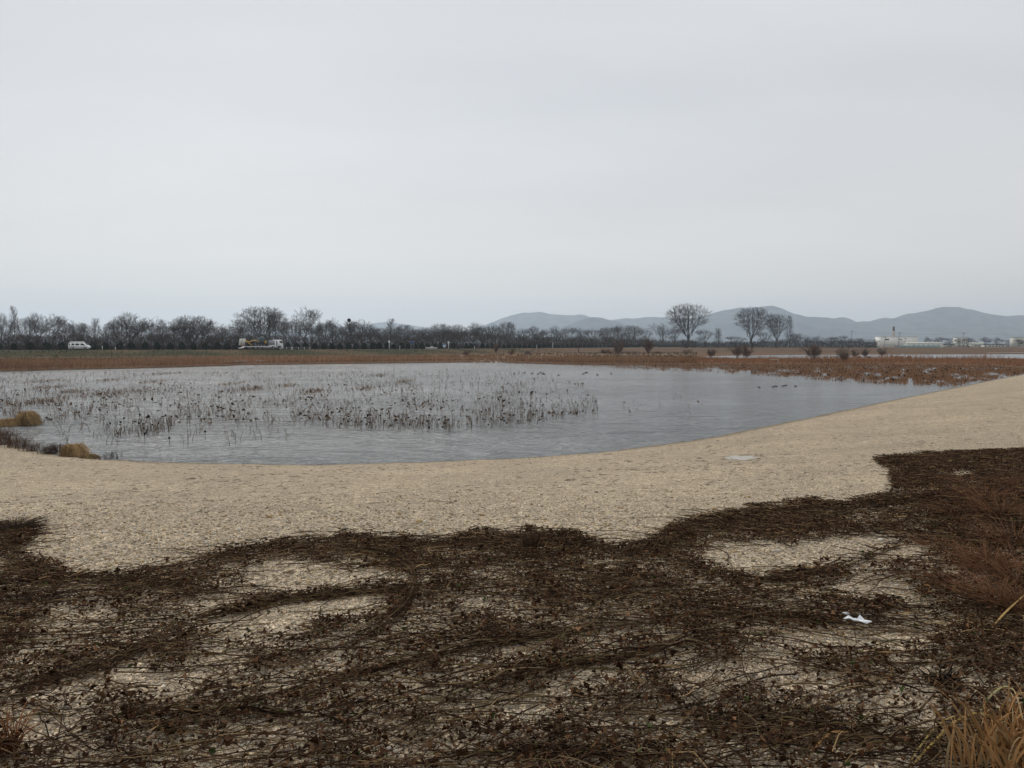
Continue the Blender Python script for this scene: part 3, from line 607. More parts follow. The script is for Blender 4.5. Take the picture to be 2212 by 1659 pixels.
# ------------------------------------------------------------------ marsh bushes
BUSH = [(1757, 741, 784, 48, 142, 'dark twiggy bush with thick stems in the marsh, largest right of the poplars'), (1822, 748, 787, 30, 136, 'narrow twiggy bush right of the largest marsh bush'),
        (1592, 745, 776, 34, 178, 'left half of the spreading many-stemmed willow bush before the far pond'), (1612, 743, 776, 36, 176, 'right half of the spreading many-stemmed willow bush before the far pond'),
        (1536, 751, 777, 26, 176, 'small willow bush left of the spreading willow bush'), (1487, 752, 775, 24, 182, 'small faint bush below the tallest poplar'),
        (1400, 728, 773, 30, 196, 'tall thin brown bush left of the tallest poplar'), (1336, 731, 774, 32, 196, 'tall thin brown bush in the reeds below the mountain saddle'),
        (1308, 752, 773, 34, 198, 'low dark bush left of the tall thin brown bush'), (1367, 757, 772, 34, 200, 'low rounded bush between the two tall thin brown bushes'),
        (1420, 757, 772, 26, 202, 'low bush right of the tall thin brown bush'), (1008, 754, 768, 20, 226, 'dark rounded bush beside the sandy path'),
        (1140, 756, 770, 22, 220, 'small dark bush in the reeds right of the white bird'), (1105, 752, 768, 20, 225, 'small bush in the reeds above the white bird'), (1072, 738, 764, 20, 235, 'thin bush beside the pale road post'),
        (1846, 752, 772, 22, 186, 'small brown bush on the edge of the far pond'), (1868, 751, 772, 22, 186, 'small brown bush left of the tufts in the far pond'), (1905, 750, 769, 26, 230, 'brown bush below the cream building')]
for i, (px, top, base, w, y, lab) in enumerate(BUSH):
    x = (px - CX) / FPX * y; z = max(zg(x, y), WZ); h = max((747 - top) / FPX * y - z, 1.0)
    tree_obj('marsh_bush', SHRUBS[i % 2], x, y, z - .05, h, w / FPX * y, lab, 'bush', 'twiggy bushes in the marsh')
TUFT = [(1856, 768.5, 776), (1877, 768.5, 776), (1937, 769, 776), (1946, 769, 776), (1963, 768, 776.5)]
for i, (px, tp, bs) in enumerate(TUFT):
    p0 = P(px, bs, WZ); n = 260; mb = MB(); ba = rng.normal(size=(n, 3)) * np.array([.22, .22, 0]); h = (bs - tp) / FPX * p0[1]
    mb.blades(ba + np.array([0, 0, -.3]), ba + np.column_stack([rng.normal(size=n) * .2, rng.normal(size=n) * .2, h * rng.uniform(.7, 1.1, n)]), .06, np.array([.13, .085, .05]) * rng.uniform(.6, 1.3, (n, 1)))
    tag(mb.build('reed_tuft', M['vc'], loc=p0), '%s brown reed tuft from the left standing in the far pond' % ordw(i + 1), 'reeds', 'reed tufts in the far pond')
# wooden stake
p0 = PY(1251, 771, 165); p0[2] = zg(p0[0], p0[1]); mb = MB(); mb.tubes(np.array([[0, 0, -.2], [.03, 0, 1.2], [-.12, 0, 2.2], [-.2, 0, 2.7]]), [.11, .1, .09, .06], 6, (.05, .035, .028), cap=True)
tag(mb.build('wooden_stake', M['bark'], loc=p0), 'dark leaning wooden stake in the reeds below the nearer hill', 'stake')

# ------------------------------------------------------------------ boardwalk and jetty
def deck(path, w, name, label, posts=True):
    path = np.asarray(path, float); o = empty(name, tuple(path[0])); c0 = path[0]
    tot = np.linalg.norm(path[-1] - path[0]); d = (path[-1] - path[0]) / tot; rz = math.atan2(d[1], d[0]); npl = int(tot / .55); me = None
    o.rotation_euler = (0, 0, rz)
    pm = MB().box((0, 0, 0), (.5, w, .06)).mesh('plank'); pm.materials.append(M['wood'])
    for i in range(npl):
        q = link('plank', pm, None, o, ((i + .5) * .55, rng.normal() * .02, rng.normal() * .006))
    bm_ = MB().box((tot / 2, -w / 2 + .15, -.13), (tot, .1, .18)).box((tot / 2, w / 2 - .15, -.13), (tot, .1, .18)).build('beam', M['wood'], o)
    pmm = MB().box((0, 0, -.55), (.14, .14, .9)).mesh('post'); pmm.materials.append(M['wood'])
    for i in range(0, npl + 1, 5):
        for s_ in (-1, 1): link('post', pmm, None, o, (min(i * .55 + .1, tot - .1), s_ * (w / 2 - .3), 0))
    return tag(o, label, 'boardwalk')
def behind(px, back):
    """ground point seen at column px, back metres behind the far shore"""
    ys = np.linspace(70, 200, 400); xs = (px - CX) / FPX * ys; z_, f_ = zland(xs, ys, True); k_ = np.argmax((~f_['ins']) & (f_['wn'] < .5)); k_ = min(k_ + int(back / (130 / 399)), 399)
    return np.array([xs[k_], ys[k_], z_[k_] + .38])
deck([behind(486, 5), behind(530, 5)], 1.8, 'jetty', 'short pale plank jetty at the edge of the reeds left of the truck')
deck([behind(552, 6), behind(574, 6)], 1.6, 'jetty', 'small pale plank deck in the reeds below the truck')
deck([behind(14, 9), behind(150, 9)], 1.2, 'boardwalk', 'long low pale boardwalk in the left reeds below the van')
deck([behind(180, 10), behind(330, 10)], 1.2, 'boardwalk', 'low pale boardwalk in the reeds right of the van')
# pale bench-like frame in the right marsh
p0 = P(1673, 784, -3.15); o = empty('wooden_rack', p0); MB().box((0, 0, .62), (1.5, .35, .12)).build('top_board', M['wood'], o)
for sx in (-.65, .65): MB().box((sx, 0, .25), (.12, .12, .7)).build('leg', M['wood'], o)
tag(o, 'small pale wooden rack standing in the rusty reeds before the far pond', 'rack')

# ------------------------------------------------------------------ pale stones by the path
def rock(name, loc, s, col, label):
    g = np.random.default_rng(int(abs(loc[0] * 10)) + 3); V = []; th = np.linspace(0, 2 * math.pi, 10, endpoint=False); prof = [(0.75, -.2), (1, .15), (.9, .5), (.55, .85), (.15, 1.0)]
    m_ = MB().lathe(prof, sides=10, col=col); m_.v[0] *= (1 + .22 * g.normal(size=m_.v[0].shape)) * np.array([s, s * .7, s * .6])
    return tag(m_.build(name, M['concrete'], loc=loc, smooth_=True), label, 'boulder')
for px, py, z_, s, lab in [(940, 765, -2.3, .75, 'pale boulder at the left edge of the sandy path'), (998, 767.5, -2.7, .55, 'pale boulder at the right edge of the sandy path'), (1042, 763, -2.2, .45, 'small pale stone on the bank right of the path')]:
    p0 = P(px, py, z_); p0[2] = zg(p0[0], p0[1]); rock('boulder', p0, s, (.5, .46, .4), lab)

# ------------------------------------------------------------------ vehicles
def disc_wheel(parent, x, y, r, w, rim=.62):
    wh = MB().lathe([(r * .55, -w / 2), (r * .93, -w / 2), (r, -w / 3), (r, w / 3), (r * .93, w / 2), (r * .55, w / 2)], sides=20, axis='y').build('tyre', M['black'], None)
    e = empty('wheel', (x, y, r)); e.parent = parent; wh.parent = e
    MB().lathe([(r * .18, -w / 2 - .02), (r * rim, -w / 2 + .02), (r * rim, w / 2 - .02), (r * .18, w / 2 + .02)], sides=16, axis='y').build('rim', M['alu'], e); return e
def van(loc, rz):
    o = empty('van', loc, rz); prof = [(-2.36, .36), (-2.42, .55), (-2.40, 1.05), (-2.30, 1.80), (-2.18, 1.93), (-1.6, 1.98), (.9, 1.98), (1.25, 1.90), (1.50, 1.70), (1.92, 1.22), (2.30, 1.06), (2.42, .88), (2.44, .5), (2.38, .34),
            (2.0, .34), (1.95, .55), (1.75, .72), (1.45, .72), (1.24, .55), (1.2, .34), (-.95, .34), (-1.0, .55), (-1.2, .72), (-1.5, .72), (-1.7, .55), (-1.75, .34)]
    ins = lambda z: .16 * max(0, (z - 1.05) / .93) ** 1.3 + (.04 if z < .4 else 0)
    MB().prism(prof, -.86, .86, inset=ins).build('body', M['white'], o)
    for s in (-1, 1):
        def pane(nm, q):
            mm_ = MB(); n_ = len(q); V = [(x, s * (.865 - ins(z)), z) for x, z in q] + [(x, s * (.80 - ins(z)), z) for x, z in q]
            F = [[i, (i + 1) % n_, n_ + (i + 1) % n_, n_ + i] for i in range(n_)] + [list(range(n_)), list(range(n_, 2 * n_))[::-1]]; mm_.add(V, F); return mm_.build(nm, M['glass'], o)
        pane('rear_window', [(-2.24, 1.2), (-1.98, 1.2), (-1.98, 1.74), (-2.17, 1.74)]); pane('side_window', [(-1.62, 1.24), (-.95, 1.24), (-.95, 1.70), (-1.62, 1.70)])
        pane('side_window', [(-.72, 1.2), (.22, 1.2), (.22, 1.70), (-.72, 1.70)]); pane('door_window', [(.48, 1.2), (1.52, 1.2), (1.14, 1.70), (.48, 1.70)])
        MB().box((-1.2, s * .862, .98), (.75, .03, .06)).build('trim_strip', M['steel'], o)
        disc_wheel(o, 1.6, s * .76, .31, .2); disc_wheel(o, -1.35, s * .76, .31, .2)
        MB().box((2.36, s * .62, .86), (.1, .3, .16)).build('headlight', M['glass'], o); MB().box((-2.40, s * .72, 1.0), (.06, .12, .3)).build('tail_light', M['red'], o)
        MB().box((1.45, s * .98, 1.2), (.12, .2, .2)).build('mirror', M['black'], o)
    MB().add([(1.30, -.6, 1.88), (1.30, .6, 1.88), (1.96, .72, 1.24), (1.96, -.72, 1.24)], np.array([[0, 1, 2, 3]])).build('windscreen', M['glass'], o).location = (.03, 0, .02)
    MB().box((2.45, 0, .48), (.1, 1.6, .2)).build('bumper', M['black'], o)
    rk = MB(); [rk.box((x, 0, 2.04), (.06, 1.3, .1)) for x in (-1.7, -.4, .75)]; rk.build('roof_rack', M['black'], o)
    MB().prism([(-2.15, 2.10), (-2.05, 2.24), (.75, 2.22), (1.05, 2.14), (1.0, 2.09)], -.55, .55).build('roof_carrier', M['white'], o)
    return o
vx, vy = on_road(173, -1.2); k = int(np.argmin(np.hypot(road[:, 0] - vx, road[:, 1] - vy))); a_v = math.atan2(rt[k, 1], rt[k, 0])
tag(van((vx, vy, -1.09), a_v), 'white van with roof carrier driving right along the far road', 'van')

def truck(loc, rz):
    o = empty('flatbed_truck', loc, rz)
    MB().box((-.9, 0, .86), (7.5, 2.4, .18)).build('deck', M['white'], o); MB().box((-.9, 0, .965), (7.4, 2.3, .03)).build('deck_floor', M['steel'], o)
    fr = MB(); [fr.box((.3, s * .4, .66), (9.6, .16, .22)) for s in (-1, 1)]; fr.build('chassis', M['black'], o)
    MB().prism([(-4.65, .95), (-4.65, .75), (-5.0, .38), (-5.9, .34), (-5.9, .5), (-5.2, .62)], -1.2, 1.2).build('tail', M['white'], o)
    for s in (-1, 1):
        MB().prism([(-5.85, 1.2), (-5.55, 1.2), (-5.18, 3.1), (-5.5, 3.1)], s * .75 - .32, s * .75 + .32).build('ramp', M['alu'], o)
        MB().prism([(-4.98, 1.2), (-4.62, 1.2), (-4.32, 3.12), (-4.68, 3.12)], s * .75 - .32, s * .75 + .32).build('ramp', M['alu'], o)
        MB().box((-5.0, s * 1.0, 1.1), (.2, .3, .3)).build('tail_light', M['red'], o)
        sk = MB().box((1.4, s * 1.05, .58), (2.6, .1, .38)); sk.build('side_guard', M['steel'], o); MB().box((-3.0, s * 1.05, .48), (.8, .1, .16)).build('tool_box', M['alu'], o)
        for x in (3.25, 4.9, -1.63, -.49): disc_wheel(o, x, s * .98, .43, .28)
        MB().box((5.86, s * .85, .62), (.12, .35, .2)).build('headlight', M['glass'], o)
        def pane(q, nm='door_window'):
            n_ = len(q); V = [(x, s * 1.225, z) for x, z in q] + [(x, s * 1.15, z) for x, z in q]; F = [[i, (i + 1) % n_, n_ + (i + 1) % n_, n_ + i] for i in range(n_)] + [list(range(n_)), list(range(n_, 2 * n_))[::-1]]
            MB().add(V, F).build(nm, M['glass'], o)
        pane([(4.93, 2.5), (5.62, 2.5), (5.78, 1.82), (5.15, 1.95), (4.93, 2.1)]); pane([(4.02, .95), (4.22, .85), (4.32, 2.45), (4.02, 2.45)], 'cab_gap')
        MB().box((5.82, s * 1.32, 2.1), (.08, .18, .45)).build('mirror', M['black'], o)
        MB().prism([(4.35, .62), (4.42, .9), (4.65, 1.04), (5.15, 1.04), (5.38, .9), (5.45, .62)], s * 1.2 - .06, s * 1.2 + .06).build('wheel_arch', M['black'], o)
    cb = [(3.66, .95), (3.66, 2.75), (3.9, 2.84), (5.55, 2.80), (5.66, 2.65), (5.92, 1.7), (5.98, .9), (5.98, .28), (5.4, .28), (5.4, .7), (4.4, .7), (4.3, .55), (3.66, .55)]
    MB().prism(cb, -1.2, 1.2, inset=lambda z: .06 * max(0, z - 1.8)).build('cab', M['white'], o)
    MB().add([(5.70, -1.05, 2.62), (5.70, 1.05, 2.62), (5.95, 1.1, 1.72), (5.95, -1.1, 1.72)], np.array([[0, 1, 2, 3]])).build('windscreen', M['glass'], o).location = (.02, 0, .01)
    MB().box((3.05, 0, 1.95), (1.15, 2.1, 1.4)).build('head_frame', M['steel'], o); MB().box((3.05, 0, 1.1), (1.2, 2.35, .32)).build('cab_deck', M['white'], o)
    MB().box((5.95, 0, .45), (.14, 2.3, .3)).build('bumper', M['white'], o); return o
tx, ty = on_road(832, 0) if False else on_road(564, -1.2); k = int(np.argmin(np.hypot(road[:, 0] - tx, road[:, 1] - ty))); a_t = math.atan2(rt[k, 1], rt[k, 0])
tag(truck((tx, ty, -1.09), a_t), 'white flatbed truck with raised ramps carrying a yellow excavator', 'truck')
o = empty('excavator', (tx, ty, -1.09 + .985), a_t)
for s in (-1, 1):
    tk = MB().prism([(-2.0, .08), (-1.85, 0), (1.15, 0), (1.35, .12), (1.35, .42), (1.2, .52), (-1.85, .52), (-2.0, .4)], s * .85 - .22, s * .85 + .22).build('track', M['black'], o)
    for x in (-1.6, -.85, -.1, .7): MB().lathe([(.05, -.26), (.18, -.25), (.18, .25), (.05, .26)], c=(x, s * .85, .24), axis='y', sides=10).build('roller', M['steel'], tk)
MB().prism([(-.9, .55), (1.3, .55), (1.35, 1.0), (.9, 1.05), (-.9, 1.0)], -.95, .95).build('house', M['black'], o)
MB().prism([(.85, .75), (1.3, .8), (1.38, 1.3), (1.2, 1.55), (.85, 1.5)], -.98, .98).build('counterweight', M['yellow'], o)
MB().prism([(-.5, 1.02), (.95, 1.02), (1.0, 2.45), (.6, 2.55), (-.3, 2.5)], -.95, .1).build('cab', M['dkgreen'], o); MB().box((.25, -.42, 2.58), (.8, .95, .07)).build('cab_roof', M['white'], o)
bo = MB(); bo.prism([(-.5, 1.15), (-.5, 1.42), (-1.2, 1.68), (-1.9, 1.78), (-3.6, 1.18), (-3.5, .98), (-1.9, 1.48), (-1.2, 1.38)], .14, .5); bo.build('boom', M['yellow'], o)
MB().prism([(-3.75, 1.42), (-3.5, 1.45), (-3.1, 1.0), (-2.2, .22), (-2.35, .12), (-3.35, .85)], .18, .46).build('arm', M['yellow'], o)
MB().prism([(-4.25, 1.25), (-4.05, 1.75), (-3.7, 1.55), (-3.62, 1.25), (-3.85, 1.05)], .02, .62).build('bucket', M['yellow'], o)
MB().tubes(np.array([[-.6, .32, 1.75], [-1.7, .32, 1.92]]), .06, 6, cap=True).build('cylinder', M['steel'], o)
tag(o, 'yellow excavator with folded arm and dark cab on the flatbed truck', 'excavator')

# ------------------------------------------------------------------ road furniture
def post(px, top, off, lab, r=.07, name='road_post', mat='white', head=None):
    x, y = on_road(px, off); z = zg(x, y); h = (747 - top) / FPX * y - z
    if head is None:
        m_ = MB(); m_.lathe([(r, -.1), (r, h - .05), (r * .7, h)], sides=8); return tag(m_.build(name, M[mat], loc=(x, y, z)), lab, 'post', 'pale posts along the road')
    o = empty(name, (x, y, z)); MB().lathe([(r, -.1), (r, h - .02)], sides=8).build('pole', M['white'], o); head(o, h); return tag(o, lab, 'road sign')
def roundsign(o, h): MB().lathe([(.05, -.03), (.34, -.025), (.34, .025), (.05, .03)], c=(0, -.1, h - .3), axis='y', sides=18).build('sign_disc', M['white'], o)
post(222, 747, -4.0, 'short pale post right of the white van'); post(250, 749, -4.0, 'second pale post right of the white van'); post(630, 749, -4.0, 'pale post just right of the truck')
post(841, 736, -4.0, 'round white sign on a pole, left one of two', .09, 'road_sign', 'white', roundsign); post(969, 738, -4.0, 'round white sign on a pole beside the path turn-off', .09, 'road_sign', 'white', roundsign)
post(864, 746, -4.0, 'thin white marker right of the left round sign', .06); post(1025, 748, -4, 'short pale post right of the path turn-off'); post(1073, 734, -4, 'tall thin grey pole above the white bird', .09, mat='steel')
post(1159, 745, -4, 'pale post before the mountain foot, left one of a pair'); post(1194, 740, -4, 'taller pale post before the mountain foot, right one of a pair', .1); post(1385, 747, -4, 'small far post left of the tallest poplar'); post(1417, 748, -4, 'small far post nearest the tallest poplar')
x, y = on_road(891, 5); z = zg(x, y); o = empty('road_sign', (x, y, z)); h = (747 - 737) / FPX * y - z
for s in (-.5, .5): MB().lathe([(.06, -.1), (.06, h)], c=(s, 0, 0), sides=8).build('pole', M['steel'], o)
MB().box((0, -.1, h - .35), (1.5, .06, .6)).build('panel', M['blue'], o); tag(o, 'small blue road sign board under the low round tree', 'road sign')
x, y = on_road(960, -4.6); z = zg(x, y); o = empty('information_board', (x, y, z))
for s in (-.5, .5): MB().lathe([(.05, -.1), (.05, 1.7)], c=(s, 0, 0), sides=8).build('leg', M['steel'], o)
MB().box((0, -.08, 1.0), (1.2, .06, 1.3)).build('panel', M['blue'], o); MB().box((0, -.125, 1.25), (.9, .02, .25)).build('notice', M['white'], o); MB().box((0, -.125, .75), (.8, .02, .35)).build('notice', M['white'], o)
tag(o, 'blue and white information board beside the path turn-off', 'sign board')
x, y = on_road(932, -5.2); o = empty('culvert_wall', (x, y, zg(x, y)), a_t + .3); MB().box((0, 0, .25), (4.8, .4, .7)).build('wall', M['concrete'], o); MB().box((0, -.02, .63), (5.0, .5, .1)).build('coping', M['white'], o); MB().box((.2, 0, .78), (.8, .5, .25)).build('cap_block', M['white'], o)
tag(o, 'low pale concrete culvert wall left of the sandy path', 'wall')
o = empty('guard_rail', (*on_road(607, -3.9), -1.1)); 
q0 = np.array([*on_road(607, -3.9)]); q1 = np.array([*on_road(670, -3.9)])
for i in range(6):
    q = q0 + (q1 - q0) * i / 5 - q0; MB().lathe([(.05, -.4), (.05, .75)], c=(q[0], q[1], 0), sides=8).build('rail_post', M['white'], o)
for hz_ in (.42, .7): MB().tubes(np.array([[0, 0, hz_], [*(q1 - q0), hz_]]), .035, 6, cap=True).build('rail', M['steel'], o)
tag(o, 'thin pipe guard rail on the road right of the truck', 'guard rail')

# ------------------------------------------------------------------ buildings beyond the fields
D = 720.0
def bx(px0, px1, y0, y1, d): return ((px0 - CX) / FPX * d, (px1 - CX) / FPX * d, (747 - y1) / FPX * d, (747 - y0) / FPX * d)
def wins(o, xs, z0, h, w, yf, mat='glass', sill=True):
    for x in xs:
        wd = MB().box((x, yf - .02, z0 + h / 2), (w, .12, h)).build('window', M[mat], o)
        if sill: MB().box((x, yf - .1, z0 - .08), (w + .2, .2, .12)).build('sill', M['concrete'], wd)
x0, x1, zb, zt = bx(1904, 1982, 727.6, 750.5, D); xm = bx(1939, 1940, 0, 1, D)[0]; cx = (x0 + x1) / 2
o = empty('factory_building', (cx, D, zb)); H = zt - zb
MB().box(((x0 + xm) / 2 - cx, 7, H / 2 - .1), (xm - x0, 14, H + .2)).build('wall', M['cream'], o); MB().box(((xm + x1) / 2 - cx, 9, H / 2 - .15), (x1 - xm, 17.5, H - .1)).build('wing_wall', M['cream'], o)
MB().box(((x0 + xm) / 2 - cx, 7, H + .2), (xm - x0 + .5, 14.6, .25)).build('parapet', M['white'], o); MB().box(((xm + x1) / 2 - cx, 9, H), (x1 - xm + .3, 18, .25)).build('parapet', M['concrete'], o)
wins(o, [x0 - cx + 3.2, x0 - cx + 4.6, x0 - cx + 6], H - 3.0, 1.1, 1.3, 0); wins(o, [xm - cx + 1.8, xm - cx + 3.4], H - 2.9, .9, .9, .2); wins(o, [x1 - cx - 9, x1 - cx - 6, x1 - cx - 3], 1.2, 1.2, 1.4, .2)
MB().box((xm - cx - 2, -.05, 1.1), (2.4, .12, 2.6)).build('door', M['steel'], o)
tag(o, 'cream flat-roofed factory building beside the chimney', 'building')
xc = bx(1934.2, 1935, 0, 1, D + 16)[0]; o = empty('chimney', (xc, D + 21, zb)); hc = (747 - 705.5) / FPX * (D + 21) - zb
MB().lathe([(1.6, 0), (1.45, hc * .55), (1.35, hc * .80)], sides=16).build('shaft', M['chim'], o); MB().lathe([(1.05, hc * .80), (1.0, hc)], c=(-.1, 0, .01), sides=16).build('cap_section', M['chimtop'], o); MB().lathe([(1.25, 0), (1.25, .25)], c=(-.1, 0, hc - .6), sides=16).build('ring', M['chim'], o)
tag(o, 'tall concrete chimney with dark top behind the cream building', 'chimney')
def house(px0, px1, ytop, yeave, d, mat, roof, label, gable=True, name='low_building', cat='building', nw=3):
    x0, x1, zb_, zt_ = bx(px0, px1, ytop, 750, d); ze = (747 - yeave) / FPX * d; zb_ = -1.5; c = (x0 + x1) / 2; w = x1 - x0; o = empty(name, (c, d, zb_)); dp = 8
    MB().box((0, dp / 2, (ze - zb_) / 2), (w, dp, ze - zb_)).build('wall', M[mat], o)
    rh = zt_ - ze; e = ze - zb_
    if gable:
        V = [(-w / 2 - .4, -.5, e), (w / 2 + .4, -.5, e), (w / 2 + .4, dp + .5, e), (-w / 2 - .4, dp + .5, e), (-w / 2 - .4, dp / 2, e + rh), (w / 2 + .4, dp / 2, e + rh)]
        MB().add(V, [[0, 1, 5, 4], [2, 3, 4, 5], [1, 2, 5], [3, 0, 4], [0, 3, 2, 1]]).build('roof', M[roof], o)
    else: MB().box((0, dp / 2, e + .15), (w + .6, dp + .8, .3)).build('roof', M[roof], o)
    step = w / (nw + 1); wins(o, [-w / 2 + step * (i + 1) for i in range(nw)], e * .38, min(1.1, e * .35), min(1.6, step * .5), 0)
    return tag(o, label, cat)
house(1962, 2036, 739, 743, D - 40, 'cream', 'palewall', 'long low pale gabled shed right of the cream factory', nw=6)
house(1866, 1898, 746, 747.5, D - 50, 'teal', 'palewall', 'low pale roofed shed left of the cream factory', nw=3)
house(2040, 2062, 742, 745, D - 10, 'palewall', 'roofdark', 'first small house right of the gabled shed', nw=2); house(2064, 2098, 737, 742, D + 10, 'palewall', 'concrete', 'second pale house right of the gabled shed', False, nw=3)
house(2100, 2128, 740, 743.5, D, 'palewall', 'palewall', 'third pale house, right of the tall power pole', nw=3); house(2130, 2172, 742.5, 745, D - 20, 'cream', 'roofdark', 'long dark-roofed pale house near the right edge', nw=5)
house(2066, 2090, 728, 729.5, D + 60, 'cream', 'concrete', 'pale block showing over the trees behind the houses', False, nw=2)
house(2174, 2194, 735, 736, D + 60, 'roofgrey', 'roofdark', 'grey flat-roofed shed near the right edge', False, nw=2); house(2192, 2240, 727, 729, D - 30, 'palewall', 'concrete', 'pale block cut by the right edge of the view', False, nw=3)
x0, x1, zb, zt = bx(1942, 2030, 748, 753, D - 60); o = empty('sheet_fence', ((x0 + x1) / 2, D - 60, -1.45)); nb = 14; wb = (x1 - x0) / nb
pm = MB().box((0, 0, .95), (wb - .1, .08, 1.9)).mesh('panel'); pm.materials.append(M['teal'])
for i in range(nb): link('panel', pm, None, o, (-(x1 - x0) / 2 + wb * (i + .5), 0, rng.normal() * .03))
tag(o, 'pale teal sheet fence in front of the cream factory', 'fence')
poles = []
for px, top, y, lab in [(1838, 714, 660, 'power pole left of the cream factory'), (1940.5, 718, 650, 'power pole in front of the cream factory corner'), (1910, 726, 655, 'thin pole at the left of the cream factory wall'), (1953.5, 729, 655, 'thin pole before the right wing of the cream factory'), (2078.5, 718, 640, 'power pole among the houses on the right'), (2330, 720, 640, None)]:
    x = (px - CX) / FPX * y; h = (747 - top) / FPX * y + 1.4; poles.append((x, y, -1.4 + h))
    if lab is None: continue
    o = empty('power_pole', (x, y, -1.4)); MB().lathe([(.2, 0), (.13, h)], sides=10).build('pole', M['pole'], o); MB().box((.5, 0, h - .7), (2.0, .12, .14)).build('crossarm', M['pole'], o)
    MB().lathe([(.25, 0), (.25, .8)], c=(.9, 0, h - 1.6), sides=10).build('transformer', M['pole'], o); tag(o, lab, 'pole', 'power poles by the factory')
for a, b_, lab in [(0, 1, 'thin power line between the two poles at the factory'), (1, 4, 'thin power line from factory to the pole among the houses'), (4, 5, 'thin power line running off the right edge')]:
    s_ = np.linspace(0, 1, 14)[:, None]; pa, pb = np.array(poles[a]), np.array(poles[b_]); q = pa * (1 - s_) + pb * s_; q[:, 2] -= .25 + 1.6 * (4 * s_ * (1 - s_))[:, 0]; q0 = q[0].copy()
    tag(MB().tubes(q - q0, .035, 4).build('power_line', M['pole'], loc=q0), lab, 'power line')
# pale long bank edge at the far right shore of the second pond
x0, x1, _, _ = bx(2135, 2260, 0, 1, 322); o = empty('revetment', ((x0 + x1) / 2, 322, WZ)); MB().prism([(-(x1 - x0) / 2, -.2), (-(x1 - x0) / 2, .5), ((x1 - x0) / 2, .6), ((x1 - x0) / 2, -.2)], -1.5, 1.5).build('slab', M['concrete'], o); tag(o, 'pale concrete bank edge across the far pond', 'bank edging')

# ------------------------------------------------------------------ dead lotus standing in the pond
LOT = [(0, 802), (300, 797), (480, 793), (700, 794), (960, 800), (1150, 806), (1260, 830), (1296, 872), (1290, 898), (1200, 908), (1130, 922), (1000, 932), (870, 934), (700, 924), (560, 918), (420, 918), (330, 948), (235, 945), (205, 905), (60, 925), (0, 895), (-200, 880), (-200, 806)]
def lotus_density(px, py):
    d = .30 + .55 * smooth(py, 795, 880) * fbm(px * .02, py * .05, 1) * 2
    d = d * (.25 + 1.5 * smooth(fbm(px * .012 + 4, py * .04, 3), .34, .60))
    rim = np.exp(-((py - np.interp(px, [400, 700, 1000, 1200, 1300], [895, 905, 915, 895, 880])) / 14) ** 2) * smooth(px, 500, 1100); d = d + .45 * rim
    return d * np.where((px > 900) & (py < 870), .75, 1)
def stalk_set(n, g, hs=(.25, .75)):
    """a broken, bent or upright dead stalk as a five point line from its foot"""
    h = g.uniform(*hs, n); a = g.uniform(0, 6.28, n); k = g.random(n); lean = g.normal(size=(n, 2)) * .18; pts = np.zeros((n, 5, 3))
    for i, t_ in enumerate((0, .4, .75, .9, 1.)):
        pts[:, i, 2] = h * t_; pts[:, i, :2] = lean * h[:, None] * t_ * (1 + t_)
    br = k < .5                                        # snapped over, tip hanging back to the water
    ln = h * g.uniform(.25, .6, n); dirv = np.column_stack([np.cos(a), np.sin(a)])
    pts[br, 3, :2] = pts[br, 2, :2] + dirv[br] * (ln[br] * .4)[:, None]; pts[br, 3, 2] = pts[br, 2, 2] + ln[br] * .05
    pts[br, 4, :2] = pts[br, 2, :2] + dirv[br] * (ln[br] * .75)[:, None]; pts[br, 4, 2] = np.maximum(pts[br, 2, 2] - ln[br] * .8, .03)
    pts[:, 0, 2] = -.25; return pts
def sample_px(N_, poly, fn):
    pts = np.array(poly); x0, x1, y0, y1 = pts[:, 0].min(), pts[:, 0].max(), pts[:, 1].min(), pts[:, 1].max(); px = rng.uniform(x0, x1, N_); py = rng.uniform(y0, y1, N_)
    ok = inside(px, py, poly) & (rng.random(N_) < fn(px, py)); return px[ok], py[ok]
px, py = sample_px(9000, LOT, lotus_density); px = np.concatenate([px, rng.uniform(60, 620, 60), rng.uniform(1290, 1520, 14)]); py = np.concatenate([py, rng.uniform(925, 965, 60), rng.uniform(850, 900, 14)])
pos = P(px, py, WZ); zz, inf = zland(pos[:, 0], pos[:, 1], True); ok = inf['ins'] & (inf['dn'] > .8); pos = pos[ok]; order = np.argsort(pos[:, 1]); pos = pos[order]
g = np.random.default_rng(5); LC = np.array([.125, .095, .068])
variants = []
for v in range(14):
    m_ = MB(); m_.tubes(stalk_set(1, g, (.2, .52)), np.array([.009, .009, .008, .007, .006]), 5, LC * g.uniform(.7, 1.3)); me = m_.mesh('lotus_stalk'); me.materials.append(M['vc']); variants.append((me, m_.v[0].reshape(5, 5, 3)[-1].mean(0)))
pod = MB().lathe([(.010, .04), (.036, .015), (.044, -.012), (.036, -.028), (.008, -.034)], sides=10, col=(.018, .015, .016)).mesh('seed_pod'); pod.materials.append(M['vc'])
near_n = 300
for i in range(near_n):
    k = int(g.integers(14)); o = link('lotus_stalk', variants[k][0], None, None, pos[i], g.uniform(0, 6.28)); o.scale = (1, 1, g.uniform(.8, 1.2))
    if g.random() < .12:
        q = link('seed_pod', pod, None, o, variants[k][1]); tag(o, 'dead lotus stalk with a black seed pod near the front of the bed', 'lotus stalk', 'lotus stalks with seed pods along the near edge')
    else: tag(o, 'thin bare dead lotus stalk near the front of the bed', 'lotus stalk', 'bare lotus stalks along the near edge')
rest = pos[near_n:]; n = len(rest); mb = MB(); pt = stalk_set(n, g, (.15, .46)) + rest[:, None]
fd = np.clip(rest[:, 1] / 50, 1, 2.0)[:, None]
